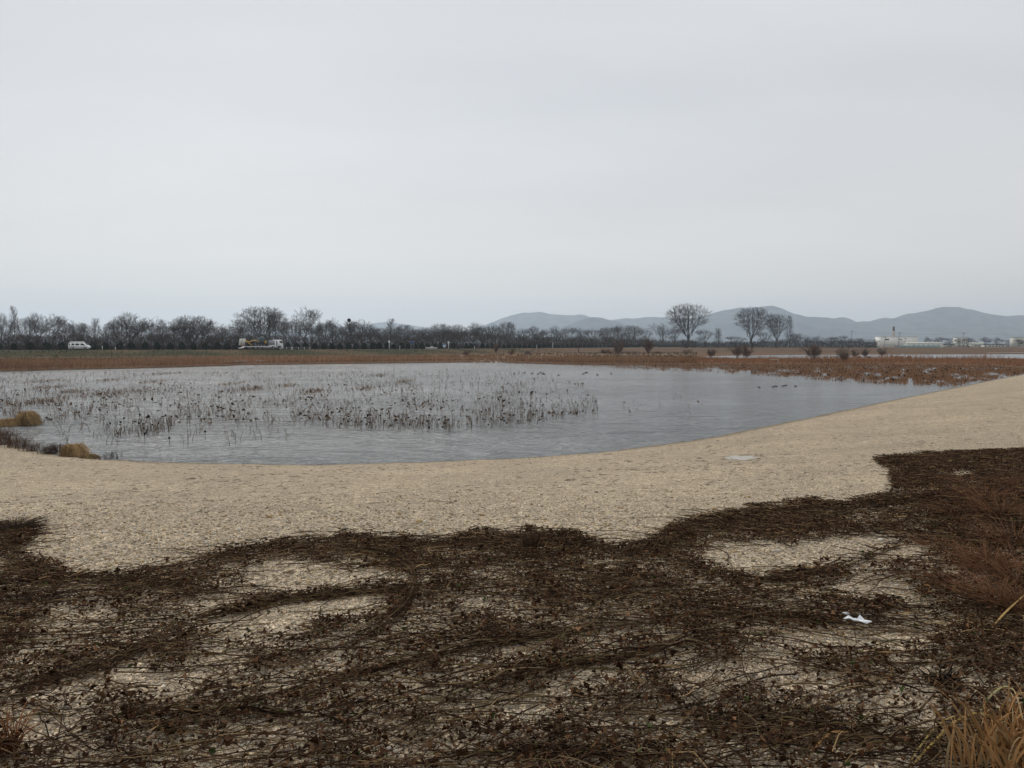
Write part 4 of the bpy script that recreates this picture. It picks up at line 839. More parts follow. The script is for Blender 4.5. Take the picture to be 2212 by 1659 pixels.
warm = np.where((g.random(n) < .30)[:, None], np.array([.15, .085, .045]), LC); mb.tubes(pt, np.array([.009, .009, .008, .007, .006])[None] * fd, 3, warm * g.uniform(.7, 1.4, (n, 1)))
kk = g.random(n) < .028; pz = pt[kk, -1]; 
for q in pz: mb.lathe([(.01, .045), (.040, .015), (.046, -.015), (.01, -.035)], c=q, sides=6, col=(.018, .015, .016))
# floating rags of leaf
m = 900; rp = rest[g.integers(0, n, m)] + np.column_stack([g.normal(size=(m, 2)) * .5, g.uniform(.02, .25, m)]); mb.leaves(rp, g.uniform(.1, .28, m), np.array([.10, .065, .04]) * g.uniform(.4, 1.5, (m, 1)), .8, .4)
tag(mb.build('lotus_bed', M['vc']), 'dead lotus stalks spread thinly over the left half of the pond', 'lotus', kind='stuff')
# rusty clumps inside the lotus bed
CL = [(95, 825, 18), (235, 822, 14), (250, 850, 26), (330, 826, 10), (500, 830, 14), (540, 842, 16), (150, 848, 12), (680, 846, 14), (80, 870, 22), (112, 838, 12), (790, 840, 14), (870, 826, 10), (360, 808, 14), (620, 835, 10), (820, 812, 12)]
mb = MB()
for cx_, cy_, w in CL:
    c0 = P(cx_, cy_, WZ); m = int(9 * w); s_ = w / FPX * c0[1]; q = c0 + np.column_stack([g.normal(size=m) * s_ * .9, g.normal(size=m) * s_ * 3.0, 0 * np.ones(m)])
    mb.blades(q, q + np.column_stack([g.normal(size=m) * .15, g.normal(size=m) * .15, g.uniform(.1, .42, m)]), .03, np.array([.22, .135, .08]) * g.uniform(.5, 1.3, (m, 1)))
tag(mb.build('sedge_clumps', M['vc']), 'rust coloured sedge scattered through the lotus bed', 'sedge', kind='stuff')
# rusty mat of dead lotus on the right, between reeds and open water
MAT = [(1180, 787), (1420, 789), (1700, 788), (2100, 790), (2230, 798), (2212, 808), (2150, 820), (2060, 836), (1900, 830), (1780, 822), (1650, 812), (1500, 803), (1330, 797)]
def mat_density(px, py):
    f = fbm(px * .06, py * .36, 0); edge = np.interp(px, [1180, 1330, 1500, 1650, 1780, 1900, 2060, 2200], [789, 797, 803, 812, 822, 830, 836, 815]); t_ = (edge - py) / np.maximum(edge - 787, 3)
    return np.clip(.10 + 1.5 * t_ * (.25 + .75 * smooth(px, 1250, 1650)), 0, 1) * smooth(f, .14 + .27 * (1 - t_), .52)
px, py = sample_px(230000, MAT, mat_density); q = P(px, py, WZ); zz, inf = zland(q[:, 0], q[:, 1], True); ok = inf['ins']; q = q[ok]; m = len(q); mb = MB()
hh = g.uniform(.06, .34, m) * (.7 + .8 * fbm(q[:, 0] * .3, q[:, 1] * .3, 1)); mb.blades(q + np.array([0, 0, -.05]), q + np.column_stack([g.normal(size=m) * .13, g.normal(size=m) * .13, hh]), .05, np.array([.29, .160, .088]) * g.uniform(.4, 1.35, (m, 1)))
kk = g.random(m) < .012; kq = q[kk]
for c_ in kq[:260]: mb.lathe([(.01, .1), (.08, .02), (.09, -.03), (.01, -.08)], c=c_ + np.array([0, 0, g.uniform(.15, .4)]), sides=6, col=(.02, .017, .017))
tag(mb.build('lotus_mat', M['vc']), 'rusty mat of broken dead lotus leaves before the right reed bank', 'lotus', kind='stuff')

# ------------------------------------------------------------------ birds
def waterfowl(px, py, label, col, s=1.0, face=1, cat='duck', name='duck', group='ducks on the pond'):
    p0 = P(px, py, WZ); o = empty(name, p0, (0 if face > 0 else math.pi) + rng.normal() * .4); o.scale = (s, s, s)
    m_ = MB(); rings = []; xs = [-.24, -.2, -.1, .02, .12, .19, .22]; rr = [.02, .05, .10, .115, .10, .06, .02]; zc = [.11, .09, .065, .055, .06, .075, .085]
    V = [(x, r * .95 * math.cos(a), z_ + r * .8 * math.sin(a)) for x, r, z_ in zip(xs, rr, zc) for a in np.linspace(0, 2 * math.pi, 10, endpoint=False)]
    F = [[i * 10 + j, i * 10 + (j + 1) % 10, (i + 1) * 10 + (j + 1) % 10, (i + 1) * 10 + j] for i in range(6) for j in range(10)] + [list(range(10))[::-1], [60 + j for j in range(10)]]
    m_.add(V, F, col); m_.tubes(np.array([[.14, 0, .08], [.2, 0, .17], [.22, 0, .24], [.25, 0, .27], [.29, 0, .265]]), [.055, .038, .036, .05, .02], 8, col, cap=True); m_.build('body', M['vc'], o, smooth_=True)
    MB().tubes(np.array([[.28, 0, .262], [.33, 0, .255], [.36, 0, .25]]), [.02, .016, .012], 6, (.25, .2, .06), cap=True).build('bill', M['vc'], o, smooth_=True); return tag(o, label, cat, group)
DK = [(1133, 806), (1149, 807.5), (1162, 808.5), (1167, 805), (1172, 807), (1175, 809), (1207, 811), (1260, 808), (1264, 806), (1268, 805.5), (1291, 810.5), (1321, 808)]
for i, (a, b_) in enumerate(DK): waterfowl(a, b_, '%s tiny dark duck from the left in the flock on the far water' % ordw(i + 1), (.03, .026, .022), .65, rng.choice([-1, 1]))
DK2 = [(1640, 837.5), (1670, 836.5), (1677, 835.5), (1691, 834.5), (1697, 833.5), (1719, 835)]
for i, (a, b_) in enumerate(DK2): waterfowl(a, b_, '%s dark duck from the left in the nearer flock on open water' % ordw(i + 1), (.028, .025, .022), .52, rng.choice([-1, 1]), group='ducks on the open water')
waterfowl(1073, 783.5, 'white bird resting on the water at the far reed edge', (.8, .8, .78), 1.3, -1, 'bird', 'white_bird', None)
waterfowl(1950, 766.8, 'white bird on the far pond below the factory', (.8, .8, .78), 1.8, -1, 'bird', 'white_bird', None)

# ------------------------------------------------------------------ tufts on the near-left shore
def straw_mound(px, py, w, h, lab, col=(.60, .41, .21), lean=.6):
    p0 = P(px, py, WZ); p0[2] = max(zg(p0[0], p0[1]), WZ) - .02; s_ = w / FPX * p0[1] / 2; hh = h / FPX * p0[1]; m = 1500; a = g.uniform(0, 6.28, m); r = np.sqrt(g.random(m)) * .6 * s_
    base = np.column_stack([np.cos(a) * r, np.sin(a) * r, 0 * a]); out = np.column_stack([np.cos(a), np.sin(a)]) * s_ * g.uniform(.5, 1.05, (m, 1)); out[:, 0] += s_ * .25 * lean; stray = g.random(m) < .06; out[stray] *= 1.5
    t_ = np.linspace(0, 1, 5)[None, :, None]; top = hh * g.uniform(.75, 1.1, (m, 1, 1)); pt = base[:, None] + np.concatenate([out[:, None] * t_, top * g.uniform(.55, 1.0, (m, 1, 1)) * np.array([0, .85, 1.0, .72, .12])[None, :, None]], -1) + np.cumsum(g.normal(size=(m, 5, 3)) * .012, 1)
    pt[:, :, 2] = np.maximum(pt[:, :, 2], .01); mb_ = MB(); mb_.tubes(pt, np.array([.005, .005, .005, .004, .003]), 3, np.array(col) * g.uniform(.35, 1.2, (m, 1)) * (.35 + 1.0 * vnoise(a * 2.2 + px, r / s_ * 5, 1))[:, None])
    return tag(mb_.build('straw_tussock', M['vc'], loc=p0), lab, 'tussock', 'straw tussocks at the water edge')
straw_mound(158, 985, 36, 27, 'round golden straw tussock on the gravel edge at left'); straw_mound(58, 918, 34, 30, 'golden straw tussock standing in the water above the left shore')
straw_mound(6, 920, 44, 16, 'low flattened straw tussock at the left edge of the view'); straw_mound(192, 990, 24, 8, 'small flat pale straw tussock right of the round one', (.42, .30, .15))
def wispy(px, py, w, h, lab, n=260, col=(.12, .072, .048)):
    p0 = P(px, py, WZ); p0[2] = max(zg(p0[0], p0[1]), WZ) - .02; s_ = w / FPX * p0[1] / 2; hh = h / FPX * p0[1]; ba = np.column_stack([g.normal(size=n) * s_ * .5, g.normal(size=n) * .25, 0 * np.ones(n)])
    pt = np.stack([ba, ba + np.column_stack([g.normal(size=(n, 2)) * s_ * .15, hh * g.uniform(.3, .6, n)]), ba + np.column_stack([g.normal(size=(n, 2)) * s_ * .35, hh * g.uniform(.6, 1.05, n)])], 1); mb_ = MB(); mb_.tubes(pt, np.array([.006, .005, .003]), 3, np.array(col) * g.uniform(.5, 1.5, (n, 1)))
    return tag(mb_.build('dry_weed', M['vc'], loc=p0), lab, 'weed', 'dry weeds on the left shore')
wispy(6, 960, 52, 38, 'brown weeds at the left end of the shoreline', 190); wispy(40, 968, 42, 28, 'brown weeds second from left on the shoreline', 120); wispy(72, 976, 30, 22, 'brown weeds third from left on the shoreline', 90)
wispy(104, 981, 20, 22, 'dark wispy weed just left of the round straw tussock', 90, (.06, .04, .03)); wispy(238, 992, 30, 18, 'sparse grey weed right of the straw tussocks', 50, (.06, .05, .045)); wispy(122, 978, 14, 24, 'thin weed touching the round straw tussock', 90)

# ------------------------------------------------------------------ foreground: gravel, vines, litter
_zx = np.linspace(-20, 20, 400); _zy = np.linspace(1.0, 17, 200); _ZX, _ZY = np.meshgrid(_zx, _zy, indexing='ij'); _Z = zland(_ZX.ravel(), _ZY.ravel()).reshape(_ZX.shape)
def zland_near(x, y):
    a_ = np.clip((np.asarray(x) + 20) / 40 * 399, 0, 398.99); b_ = np.clip((np.asarray(y) - 1) / 16 * 199, 0, 198.99); i = a_.astype(int); j = b_.astype(int); u = a_ - i; v = b_ - j
    return (_Z[i, j] * (1 - u) + _Z[i + 1, j] * u) * (1 - v) + (_Z[i, j + 1] * (1 - u) + _Z[i + 1, j + 1] * u) * v
VREG = [(-250, 1130), (0, 1133), (60, 1140), (86, 1155), (62, 1180), (45, 1195), (100, 1215), (170, 1243), (240, 1252), (300, 1243), (370, 1226), (450, 1203), (530, 1183), (620, 1171), (720, 1166), (830, 1166), (930, 1169), (1020, 1157), (1080, 1153), (1145, 1148), (1220, 1158), (1290, 1177), (1350, 1186), (1400, 1173), (1440, 1145), (1500, 1124), (1580, 1107), (1680, 1090), (1760, 1083), (1850, 1083), (1930, 1072), (1928, 1040), (1918, 1010), (1886, 990), (1930, 970), (2000, 961), (2100, 958), (2500, 960), (2700, 1900), (-600, 1900)]
HOLES = [(635, 1247, 118, 36, 1), (800, 1252, 46, 13, .9), (720, 1312, 165, 30, 1), (560, 1352, 130, 26, .75), (470, 1300, 60, 16, .7), (1640, 1208, 150, 40, 1), (1880, 1190, 150, 34, .72), (1880, 1278, 120, 26, .72), (2020, 1240, 80, 24, .4), (1095, 1234, 42, 14, .9), (1850, 1380, 170, 36, .62), (1050, 1418, 130, 22, .6),
         (150, 1480, 90, 34, .7), (330, 1480, 90, 30, .75), (470, 1440, 90, 24, .6), (110, 1590, 110, 40, .6), (1040, 1540, 150, 40, .6), (880, 1600, 110, 40, .45), (1650, 1470, 180, 40, .55), (1400, 1560, 140, 40, .5), (1180, 1490, 120, 30, .3), (700, 1440, 70, 22, .5), (540, 1500, 80, 24, .4), (1480, 1190, 30, 14, .3), (2060, 1030, 60, 10, .5), (1960, 1065, 50, 12, .45)]
BANDS = [([(240, 1256), (370, 1232), (530, 1192), (640, 1178), (740, 1178), (830, 1190), (885, 1222), (892, 1262), (860, 1320), (780, 1372), (660, 1410), (560, 1440)], 13, 1.0), ([(380, 1345), (480, 1325), (600, 1300), (740, 1285), (880, 1275), (1000, 1268)], 7, .9), ([(700, 1168), (830, 1168), (930, 1172), (1040, 1170), (1140, 1168), (1250, 1175), (1350, 1196), (1430, 1165)], 11, 1.0),
         ([(1350, 1200), (1440, 1170), (1530, 1140), (1650, 1118), (1760, 1105), (1930, 1092), (2050, 1080)], 16, 1.1), ([(1440, 1200), (1530, 1235), (1640, 1255), (1740, 1245), (1850, 1215), (1950, 1175)], 6, .7), ([(0, 1260), (150, 1262), (300, 1262), (420, 1275)], 20, .7), ([(0, 1200), (60, 1230), (160, 1262)], 22, .7),
         ([(1000, 1260), (1200, 1260), (1400, 1285), (1500, 1330)], 34, .6), ([(1380, 1320), (1600, 1330), (1800, 1345), (2000, 1350)], 10, .6), ([(500, 1520), (800, 1450), (1000, 1405), (1200, 1370), (1400, 1345), (1600, 1310)], 12, .5), ([(1000, 1480), (1250, 1440), (1450, 1400), (1640, 1350)], 10, .5), ([(1500, 1570), (1700, 1580), (1900, 1600), (2100, 1625)], 24, .7), ([(0, 1500), (200, 1450), (330, 1390), (420, 1330)], 12, .6), ([(200, 1560), (500, 1550), (800, 1570)], 18, .4),
         ([(900, 1640), (1200, 1630), (1500, 1640)], 16, .5)]
def vine_density_exact(px, py):
    jx = px + 30 * (fbm(px * .02, py * .03, 0) - .47) * 2; jy = py + 13 * (fbm(px * .02 + 7, py * .03, 2) - .47) * 2
    ins = inside(jx, jy, VREG).astype(float); d = .56 + .35 * (fbm(px * .012, py * .025, 1) - .45) * 2 + .34 * smooth(py, 1330, 1600)
    d = d + .22 * smooth(px, 1950, 2100) + .1 * smooth(px, 980, 1100) * smooth(-px, -1500, -1380)
    for hx_, hy_, a_, b2, k_ in HOLES: d = d * (1 - min(1, k_ * 1.3) * smooth(-np.hypot((jx - hx_) / a_, (jy - hy_) / b2), -1.12, -.78))
    for path, w_, k_ in BANDS:
        dd, _, _ = seg_dist(jx, jy * 1.0, path); d = np.maximum(d, k_ * np.exp(-(dd / w_) ** 2))
    return np.clip(d, 0, 1.1) * ins
_vx = np.arange(-700, 2900, 4.); _vy = np.arange(930, 2100, 3.); _VX, _VY = np.meshgrid(_vx, _vy, indexing='ij'); _VD = vine_density_exact(_VX.ravel(), _VY.ravel()).reshape(_VX.shape)
def vine_density(px, py):
    a_ = np.clip((np.asarray(px) + 700) / 4, 0, len(_vx) - 1.01); b_ = np.clip((np.asarray(py) - 930) / 3, 0, len(_vy) - 1.01); i = a_.astype(int); j = b_.astype(int); u = a_ - i; v = b_ - j
    return (_VD[i, j] * (1 - u) + _VD[i + 1, j] * u) * (1 - v) + (_VD[i, j + 1] * (1 - u) + _VD[i + 1, j + 1] * u) * v
def near_pts(N_, y0=2.2, y1=15.5):
    """random ground points in front of the camera, with their picture position"""
    y = np.sqrt(rng.uniform(y0 ** 2, y1 ** 2, N_)); x = rng.uniform(-.88, 1.12, N_) * y; z = zland_near(x, y); a, b_ = proj(x, y, z); return x, y, z, a, b_
# pebbles near the camera as real stones
ico = []; ph = (1 + 5 ** .5) / 2
ICO = norm(np.array([(-1, ph, 0), (1, ph, 0), (-1, -ph, 0), (1, -ph, 0), (0, -1, ph), (0, 1, ph), (0, -1, -ph), (0, 1, -ph), (ph, 0, -1), (ph, 0, 1), (-ph, 0, -1), (-ph, 0, 1)], float))
ICF = np.array([(0, 11, 5), (0, 5, 1), (0, 1, 7), (0, 7, 10), (0, 10, 11), (1, 5, 9), (5, 11, 4), (11, 10, 2), (10, 7, 6), (7, 1, 8), (3, 9, 4), (3, 4, 2), (3, 2, 6), (3, 6, 8), (3, 8, 9), (4, 9, 5), (2, 4, 11), (6, 2, 10), (8, 6, 7), (9, 8, 1)])
n = 90000; y = np.exp(rng.uniform(math.log(2.4), math.log(13), n)); y = y[rng.random(n) < 1 - smooth(y, 5, 13)]; n = len(y); x = rng.uniform(-.85, .95, n) * y; z = zland_near(x, y)
sz = rng.lognormal(math.log(.0052), .36, n) * np.clip(y / 4, .85, 1.8); big = rng.random(n) < .004; sz[big] *= 2.0
V = ICO[None] * sz[:, None, None] * rng.uniform(.65, 1.3, (n, 1, 3)) * (1 + .14 * rng.normal(size=(n, 12, 1))); V[:, :, 2] *= .7
an = rng.random(n) * 6.28; ca, sa = np.cos(an)[:, None], np.sin(an)[:, None]; V = np.stack([V[..., 0] * ca - V[..., 1] * sa, V[..., 0] * sa + V[..., 1] * ca, V[..., 2]], -1) + np.column_stack([x, y, z + sz * .25])[:, None]
pal = np.array([(.50, .42, .30), (.58, .51, .40), (.38, .30, .21), (.66, .61, .52), (.48, .34, .18), (.30, .25, .19), (.55, .44, .29)]); pc = pal[rng.integers(0, 7, n)] * rng.uniform(.6, 1.0, (n, 1))
mb = MB(); mb.add(V.reshape(-1, 3), (ICF[None] + (np.arange(n) * 12)[:, None, None]).reshape(-1, 3), np.repeat(pc, 12, 0)); tag(mb.build('pebbles', M['vc']), 'cream and tan pebbles of the gravel beach in the foreground', 'gravel', kind='stuff')

LEAFC = np.array([(.055, .030, .017), (.080, .045, .026), (.115, .067, .040), (.038, .022, .014), (.16, .098, .058), (.068, .043, .029)])
# leaf litter
def vine_pts(N_, y1=15.5, thr=0.0, pw=1.0):
    x, y, z, a, b_ = near_pts(N_, 2.2, y1); d = vine_density(a, b_); cl_ = .35 + 1.5 * smooth(fbm(x * 4.5, y * 4.5, 0), .36, .60); ok = rng.random(N_) < (d - thr) * cl_; return x[ok], y[ok], z[ok], d[ok]
x, y, z, d = vine_pts(150000, pw=1.6) if False else vine_pts(640000, thr=.08)
n = len(x); h = rng.random(n) ** 1.6 * .075 * (.35 + d); sz = np.minimum(rng.lognormal(math.log(.020), .40, n), .046)
col = LEAFC[rng.integers(0, 6, n)] * rng.uniform(.6, 1.35, (n, 1)) * np.array([1.05, .93, .82]); tan = rng.random(n) < .035; col[tan] = np.array([.26, .18, .11]) * rng.uniform(.6, 1.3, (tan.sum(), 1)); gr = rng.random(n) < .02; col[gr] = np.array([.05, .065, .02])
mb = MB(); mb.leaves(np.column_stack([x, y, z + .006 + h]), sz, col, .45, .8); tag(mb.build('leaf_litter', M['vc']), 'dark brown dead leaves caught in the vine mat', 'leaf litter', kind='stuff')
# short twigs and stems tangled in the mat
x, y, z, d = vine_pts(138000, thr=.04); n = len(x); flow = (fbm(x * .7 + 3, y * .9, 1) - .47) * 3.2 + .1; a = np.where(rng.random(n) < .75, flow + rng.normal(0, .35, n), rng.uniform(0, 3.14, n)); ln = rng.lognormal(math.log(.15), .5, n); h0 = .004 + rng.random(n) ** 1.6 * .09 * d
tt4 = np.linspace(-.5, .5, 4); kv = rng.normal(size=n) * 1.2; th4 = a[:, None] + kv[:, None] * tt4[None]; P4 = np.stack([x[:, None] + np.cos(th4) * tt4 * ln[:, None], y[:, None] + np.sin(th4) * tt4 * ln[:, None], z[:, None] + h0[:, None] + .006 + rng.random((n, 4)) * .02], -1)
TW = np.array([(.045, .026, .016), (.070, .042, .026), (.105, .068, .040), (.14, .096, .052), (.032, .020, .014)]); col = TW[rng.integers(0, 5, n)] * rng.uniform(.6, 1.4, (n, 1)); st = rng.random(n) < .03; col[st] = np.array([.33, .22, .11]) * rng.uniform(.6, 1.2, (st.sum(), 1))
mb = MB(); mb.tubes(P4, (rng.uniform(.0012, .0034, n) * np.clip(y / 4.5, 1, 2))[:, None] * np.array([1, 1, .9, .5]), 3, col); tag(mb.build('vine_tangle', M['vc']), 'tangle of dead brown vine stems over the foreground gravel', 'vines', kind='stuff')
# long runners that follow the arcs of the mat
def runner_paths(B, n=26):
    out = []; x, y, z, a, b_ = near_pts(12000, 2.4, 9); d = vine_density(a, b_); ok = np.where(rng.random(12000) < d * .8)[0][:B]
    for i in ok:
        th = rng.normal(.12, .38) + (math.pi if rng.random() < .5 else 0); k = rng.normal() * .25; L_ = rng.uniform(.6, 2.6); t_ = np.linspace(0, 1, n); tht = th + np.cumsum(k / n * L_ + rng.normal(size=n) * .15); s_ = L_ / n
        X = x[i] + np.cumsum(np.cos(tht)) * s_; Y = y[i] + np.cumsum(np.sin(tht)) * s_; out.append((X, Y))
    for path, w_, k_ in BANDS:
        pts = catmull(np.array(path, float), 8); m = int(58 * k_)
        for j in range(m):
            a0 = rng.uniform(0, .6); a1 = a0 + rng.uniform(.3, .6); f = np.clip(np.linspace(a0, a1, n), 0, 1) * (len(pts) - 1); i0 = np.minimum(f.astype(int), len(pts) - 2); fr = (f - i0)[:, None]; q = pts[i0] * (1 - fr) + pts[i0 + 1] * fr
            q = q + np.array([0, rng.normal() * w_ * .6]) + np.cumsum(rng.normal(size=(n, 2)) * np.array([1.0, .7]), 0); w = P(q[:, 0], q[:, 1], -1.62)
            for _ in range(3): w = P(q[:, 0], q[:, 1], zland_near(w[:, 0], w[:, 1]))
            out.append((w[:, 0], w[:, 1]))
    return out
RP = runner_paths(1250); XY = np.array(RP); n = XY.shape[2]; B = len(RP); Z = zland_near(XY[:, 0].ravel(), XY[:, 1].ravel()).reshape(B, n)
t_ = np.linspace(0, 1, n)[None]; hump = np.abs(np.sin(t_ * rng.uniform(3, 12, (B, 1)) + rng.uniform(0, 6, (B, 1)))) * rng.uniform(.004, .05, (B, 1)) + .005
pt = np.stack([XY[:, 0], XY[:, 1], Z + hump], -1); pa_, pb_ = proj(pt[..., 0], pt[..., 1], pt[..., 2]); low = vine_density(pa_.ravel(), pb_.ravel()).reshape(B, n) < .06; low[:, :6] = False; cut = np.minimum(np.where(low.any(1), low.argmax(1) + rng.integers(0, 5, B), n - 1), n - 1); idc = np.minimum(np.arange(n)[None], cut[:, None]); stp = (np.arange(n)[None] - idc)[..., None] * np.array([.0004, .0002, 0]); pt = pt[np.arange(B)[:, None], idc] + stp; rd = rng.uniform(.0016, .0044, (B, 1)) * np.linspace(1.1, .5, n)[None]
rc = TW[rng.integers(0, 5, B)] * rng.uniform(.7, 1.3, (B, 1)); yel = rng.random(B) < .12; rc[yel] = np.array([.13, .10, .045])
a_, b_ = proj(pt[:, n // 2, 0], pt[:, n // 2, 1], pt[:, n // 2, 2]); mb = MB(); mb.tubes(pt, rd, 5, rc); tag(mb.build('vine_runners', M['vc']), 'long dark leafless vine runners arching across the gravel', 'vines', kind='stuff')

# straw coloured grass blades lying on the mat, each one seen singly
def blade_thing(pts, w, col, lab, name='loose_straw', grp='loose straw blades on the vine mat'):
    p = np.array([np.append(P(a, b__, -1.62)[:2], 0) for a, b__, _ in pts]); p[:, 2] = zland_near(p[:, 0], p[:, 1]) + np.array([h_ for _, _, h_ in pts]); p = catmull(p, 5); c0 = p[0].copy(); q = p - c0; tn = norm(np.gradient(q, axis=0)); sd = norm(np.cross(tn, np.array([0, -.6, .8]))); n_ = len(q); ws = w * np.sin(np.linspace(.35, 2.95, n_))[:, None]
    V = np.concatenate([q - sd * ws / 2, q + np.cross(sd, tn) * ws * .18, q + sd * ws / 2]); F = [[k2 * n_ + i, k2 * n_ + i + 1, (k2 + 1) * n_ + i + 1, (k2 + 1) * n_ + i] for k2 in (0, 1) for i in range(n_ - 1)]
    m_ = MB(); m_.add(V, np.array(F), col); o_ = m_.build(name, M['vc'], loc=c0, smooth_=True); return tag(o_, lab, 'grass blade', grp)
ST = (.42, .29, .14)
blade_thing([(1597, 1371, .01), (1610, 1362, .02), (1660, 1362, .02), (1700, 1366, .02), (1725, 1372, .01)], .012, (.30, .21, .13), 'brown folded straw blade in the middle of the mat')
blade_thing([(1980, 1262, .02), (2000, 1252, .03), (2010, 1256, .02), (1995, 1268, .01), (1974, 1278, .01)], .009, (.45, .26, .08), 'hooked orange straw blade right of centre')
blade_thing([(1720, 1196, .02), (1800, 1194, .02), (1850, 1187, .02)], .009, ST, 'long thin straw blade on the mat below the twig tuft'); blade_thing([(1390, 1378, .01), (1450, 1375, .02), (1500, 1370, .01)], .008, ST, 'thin straw blade left on the gravel patch')
blade_thing([(1900, 1324, .02), (1940, 1318, .02), (1990, 1305, .02)], .010, ST, 'straw blade right above the white scrap'); blade_thing([(1980, 1333, .01), (2040, 1335, .02), (2090, 1342, .02)], .016, (.40, .30, .17), 'wide pale straw blade right of the white scrap')
blade_thing([(1510, 1290, .01), (1580, 1288, .01), (1640, 1284, .02)], .007, ST, 'faint straw blade above the middle of the mat'); blade_thing([(1745, 1645, .01), (1790, 1605, .03), (1840, 1598, .02)], .008, (.42, .22, .08), 'orange arched blade at the bottom right of the mat')
blade_thing([(1310, 1550, .02), (1290, 1600, .02), (1255, 1640, .03)], .006, (.36, .2, .09), 'thin orange stem at the bottom centre'); blade_thing([(1270, 1560, .03), (1290, 1500, .02), (1300, 1470, .01)], .005, (.25, .17, .1), 'pale curved stem at the bottom centre')
blade_thing([(560, 1480, .01), (640, 1495, .02), (700, 1520, .02)], .006, (.16, .12, .05), 'olive stem at the lower left'); blade_thing([(200, 1430, .02), (300, 1520, .02), (380, 1600, .02), (410, 1640, .02)], .008, (.12, .09, .045), 'long olive stem slanting down the lower left'); blade_thing([(350, 1350, .02), (440, 1430, .03), (530, 1480, .02), (640, 1520, .01)], .008, (.11, .085, .045), 'long olive stem crossing the left gravel patches')

# white scrap of torn paper
sc = [(1822, 1330), (1833, 1326), (1843, 1331), (1852, 1333), (1857, 1330), (1868, 1336), (1876, 1337), (1884, 1344), (1872, 1343), (1862, 1341), (1851, 1343), (1845, 1340), (1834, 1337), (1824, 1335)]
p = np.array([P(a, b__, -1.58) for a, b__ in sc]); p[:, 2] = zland_near(p[:, 0], p[:, 1]) + .055 + rng.random(len(p)) * .025; c0 = p.mean(0); q = p - c0; n_ = len(q)
V = np.concatenate([q, q - np.array([0, 0, .003])]); F = [list(range(n_)), list(range(n_, 2 * n_))[::-1]] + [[i, (i + 1) % n_, n_ + (i + 1) % n_, n_ + i] for i in range(n_)]
o = empty('paper_scrap', c0); MB().add(V, F).build('sheet', M['paper'], o); MB().box((-.06, .012, .03), (.03, .03, .004), .4).build('dark_corner', M['steel'], o)
for bx_, by_ in ((-.03, .0), (.02, -.005), (.05, -.01), (-.005, .012)): MB().box((bx_, by_, .028), (.012, .009, .004), .3).build('print_spot', M['black'], o)
tag(o, 'torn white paper scrap with dark spots lying on the vines', 'paper scrap')

# upright tuft of dead twigs at the upper edge of the mat
def weed_clump(px, py, n, h, spread, col, lab, name='dry_weed', rad=.0016, cat='weed', droop=.5, lean=(0, 0), grp='dry weeds on the vine mat'):
    p0 = P(px, py, -1.62)
    for _ in range(3): p0 = P(px, py, zg(p0[0], p0[1]))
    a = g.uniform(0, 6.28, n); r = np.sqrt(g.random(n)) * spread * .4; ba = np.column_stack([np.cos(a) * r, np.sin(a) * r, -.01 + 0 * a]); hh = h * g.uniform(.4, 1.1, n); t__ = np.linspace(0, 1, 6)
    out = np.column_stack([np.cos(a), np.sin(a)]) * (spread * g.uniform(.2, 1.1, n))[:, None] + np.array(lean) * g.uniform(.3, 1.2, (n, 1)); pt_ = ba[:, None] + np.concatenate([out[:, None] * (t__ ** 1.4)[None, :, None], (hh[:, None] * (t__ * (1 + droop) - droop * t__ ** 2.2)[None])[..., None]], -1)
    pt_ += np.cumsum(g.normal(size=pt_.shape) * .006, 1); m_ = MB(); m_.tubes(pt_, rad * np.linspace(1.2, .6, 6)[None] * g.uniform(.7, 1.4, (n, 1)), 3, np.array(col) * g.uniform(.5, 1.5, (n, 1))); return tag(m_.build(name, M['vc'], loc=p0), lab, cat, grp)
weed_clump(1147, 1192, 150, .17, .09, (.095, .058, .038), 'upright tuft of dead twigs at the upper edge of the vine mat', 'twig_tuft', .0026, 'twig tuft', .1, grp=None)
RED = (.19, .096, .054)
for i, (a, b__, n_, h, s_) in enumerate([(2120, 1085, 420, .26, .38), (2165, 1120, 420, .26, .38), (2080, 1120, 300, .18, .32), (2190, 1180, 420, .26, .36), (2130, 1235, 420, .24, .32), (2205, 1265, 420, .26, .32), (2060, 1270, 260, .14, .28), (2150, 1310, 420, .22, .26), (2215, 1330, 360, .24, .24), (2020, 1180, 200, .10, .25), (2090, 1050, 260, .16, .34), (2230, 1060, 360, .24, .4)]):
    weed_clump(a, b__, int(n_ * .45), h * .85, s_, RED, '%s reddish wiry weed clump from the left on the right-hand mat' % ordw(sorted([2120, 2165, 2080, 2190, 2130, 2205, 2060, 2150, 2215, 2020, 2090, 2230]).index(a) + 1), 'wiry_weed', .0017, 'weed', .35, (-.06, 0), 'reddish wiry weeds on the right')
weed_clump(15, 1625, 60, .16, .10, (.20, .09, .04), 'orange dried fern-like weed at the bottom left corner', 'dry_weed', .003, 'weed', .3, grp=None); weed_clump(90, 1300, 160, .05, .2, (.06, .04, .028), 'low dark weed at the left of the mat', 'dry_weed', .002, 'weed', .3)
weed_clump(30, 1150, 420, .12, .26, (.060, .040, .028), 'dark heap of vine stems at the left edge above the mat', 'vine_heap', .0022, 'vine heap', .8, grp=None); weed_clump(1560, 1555, 60, .07, .12, (.07, .045, .03), 'small brown weed below the middle of the mat', 'dry_weed', .002, 'weed', .3); weed_clump(2040, 1480, 90, .05, .1, (.02, .017, .014), 'black rotted stem stump at the lower right', 'stem_stump', .004, 'stump', .2, grp=None)
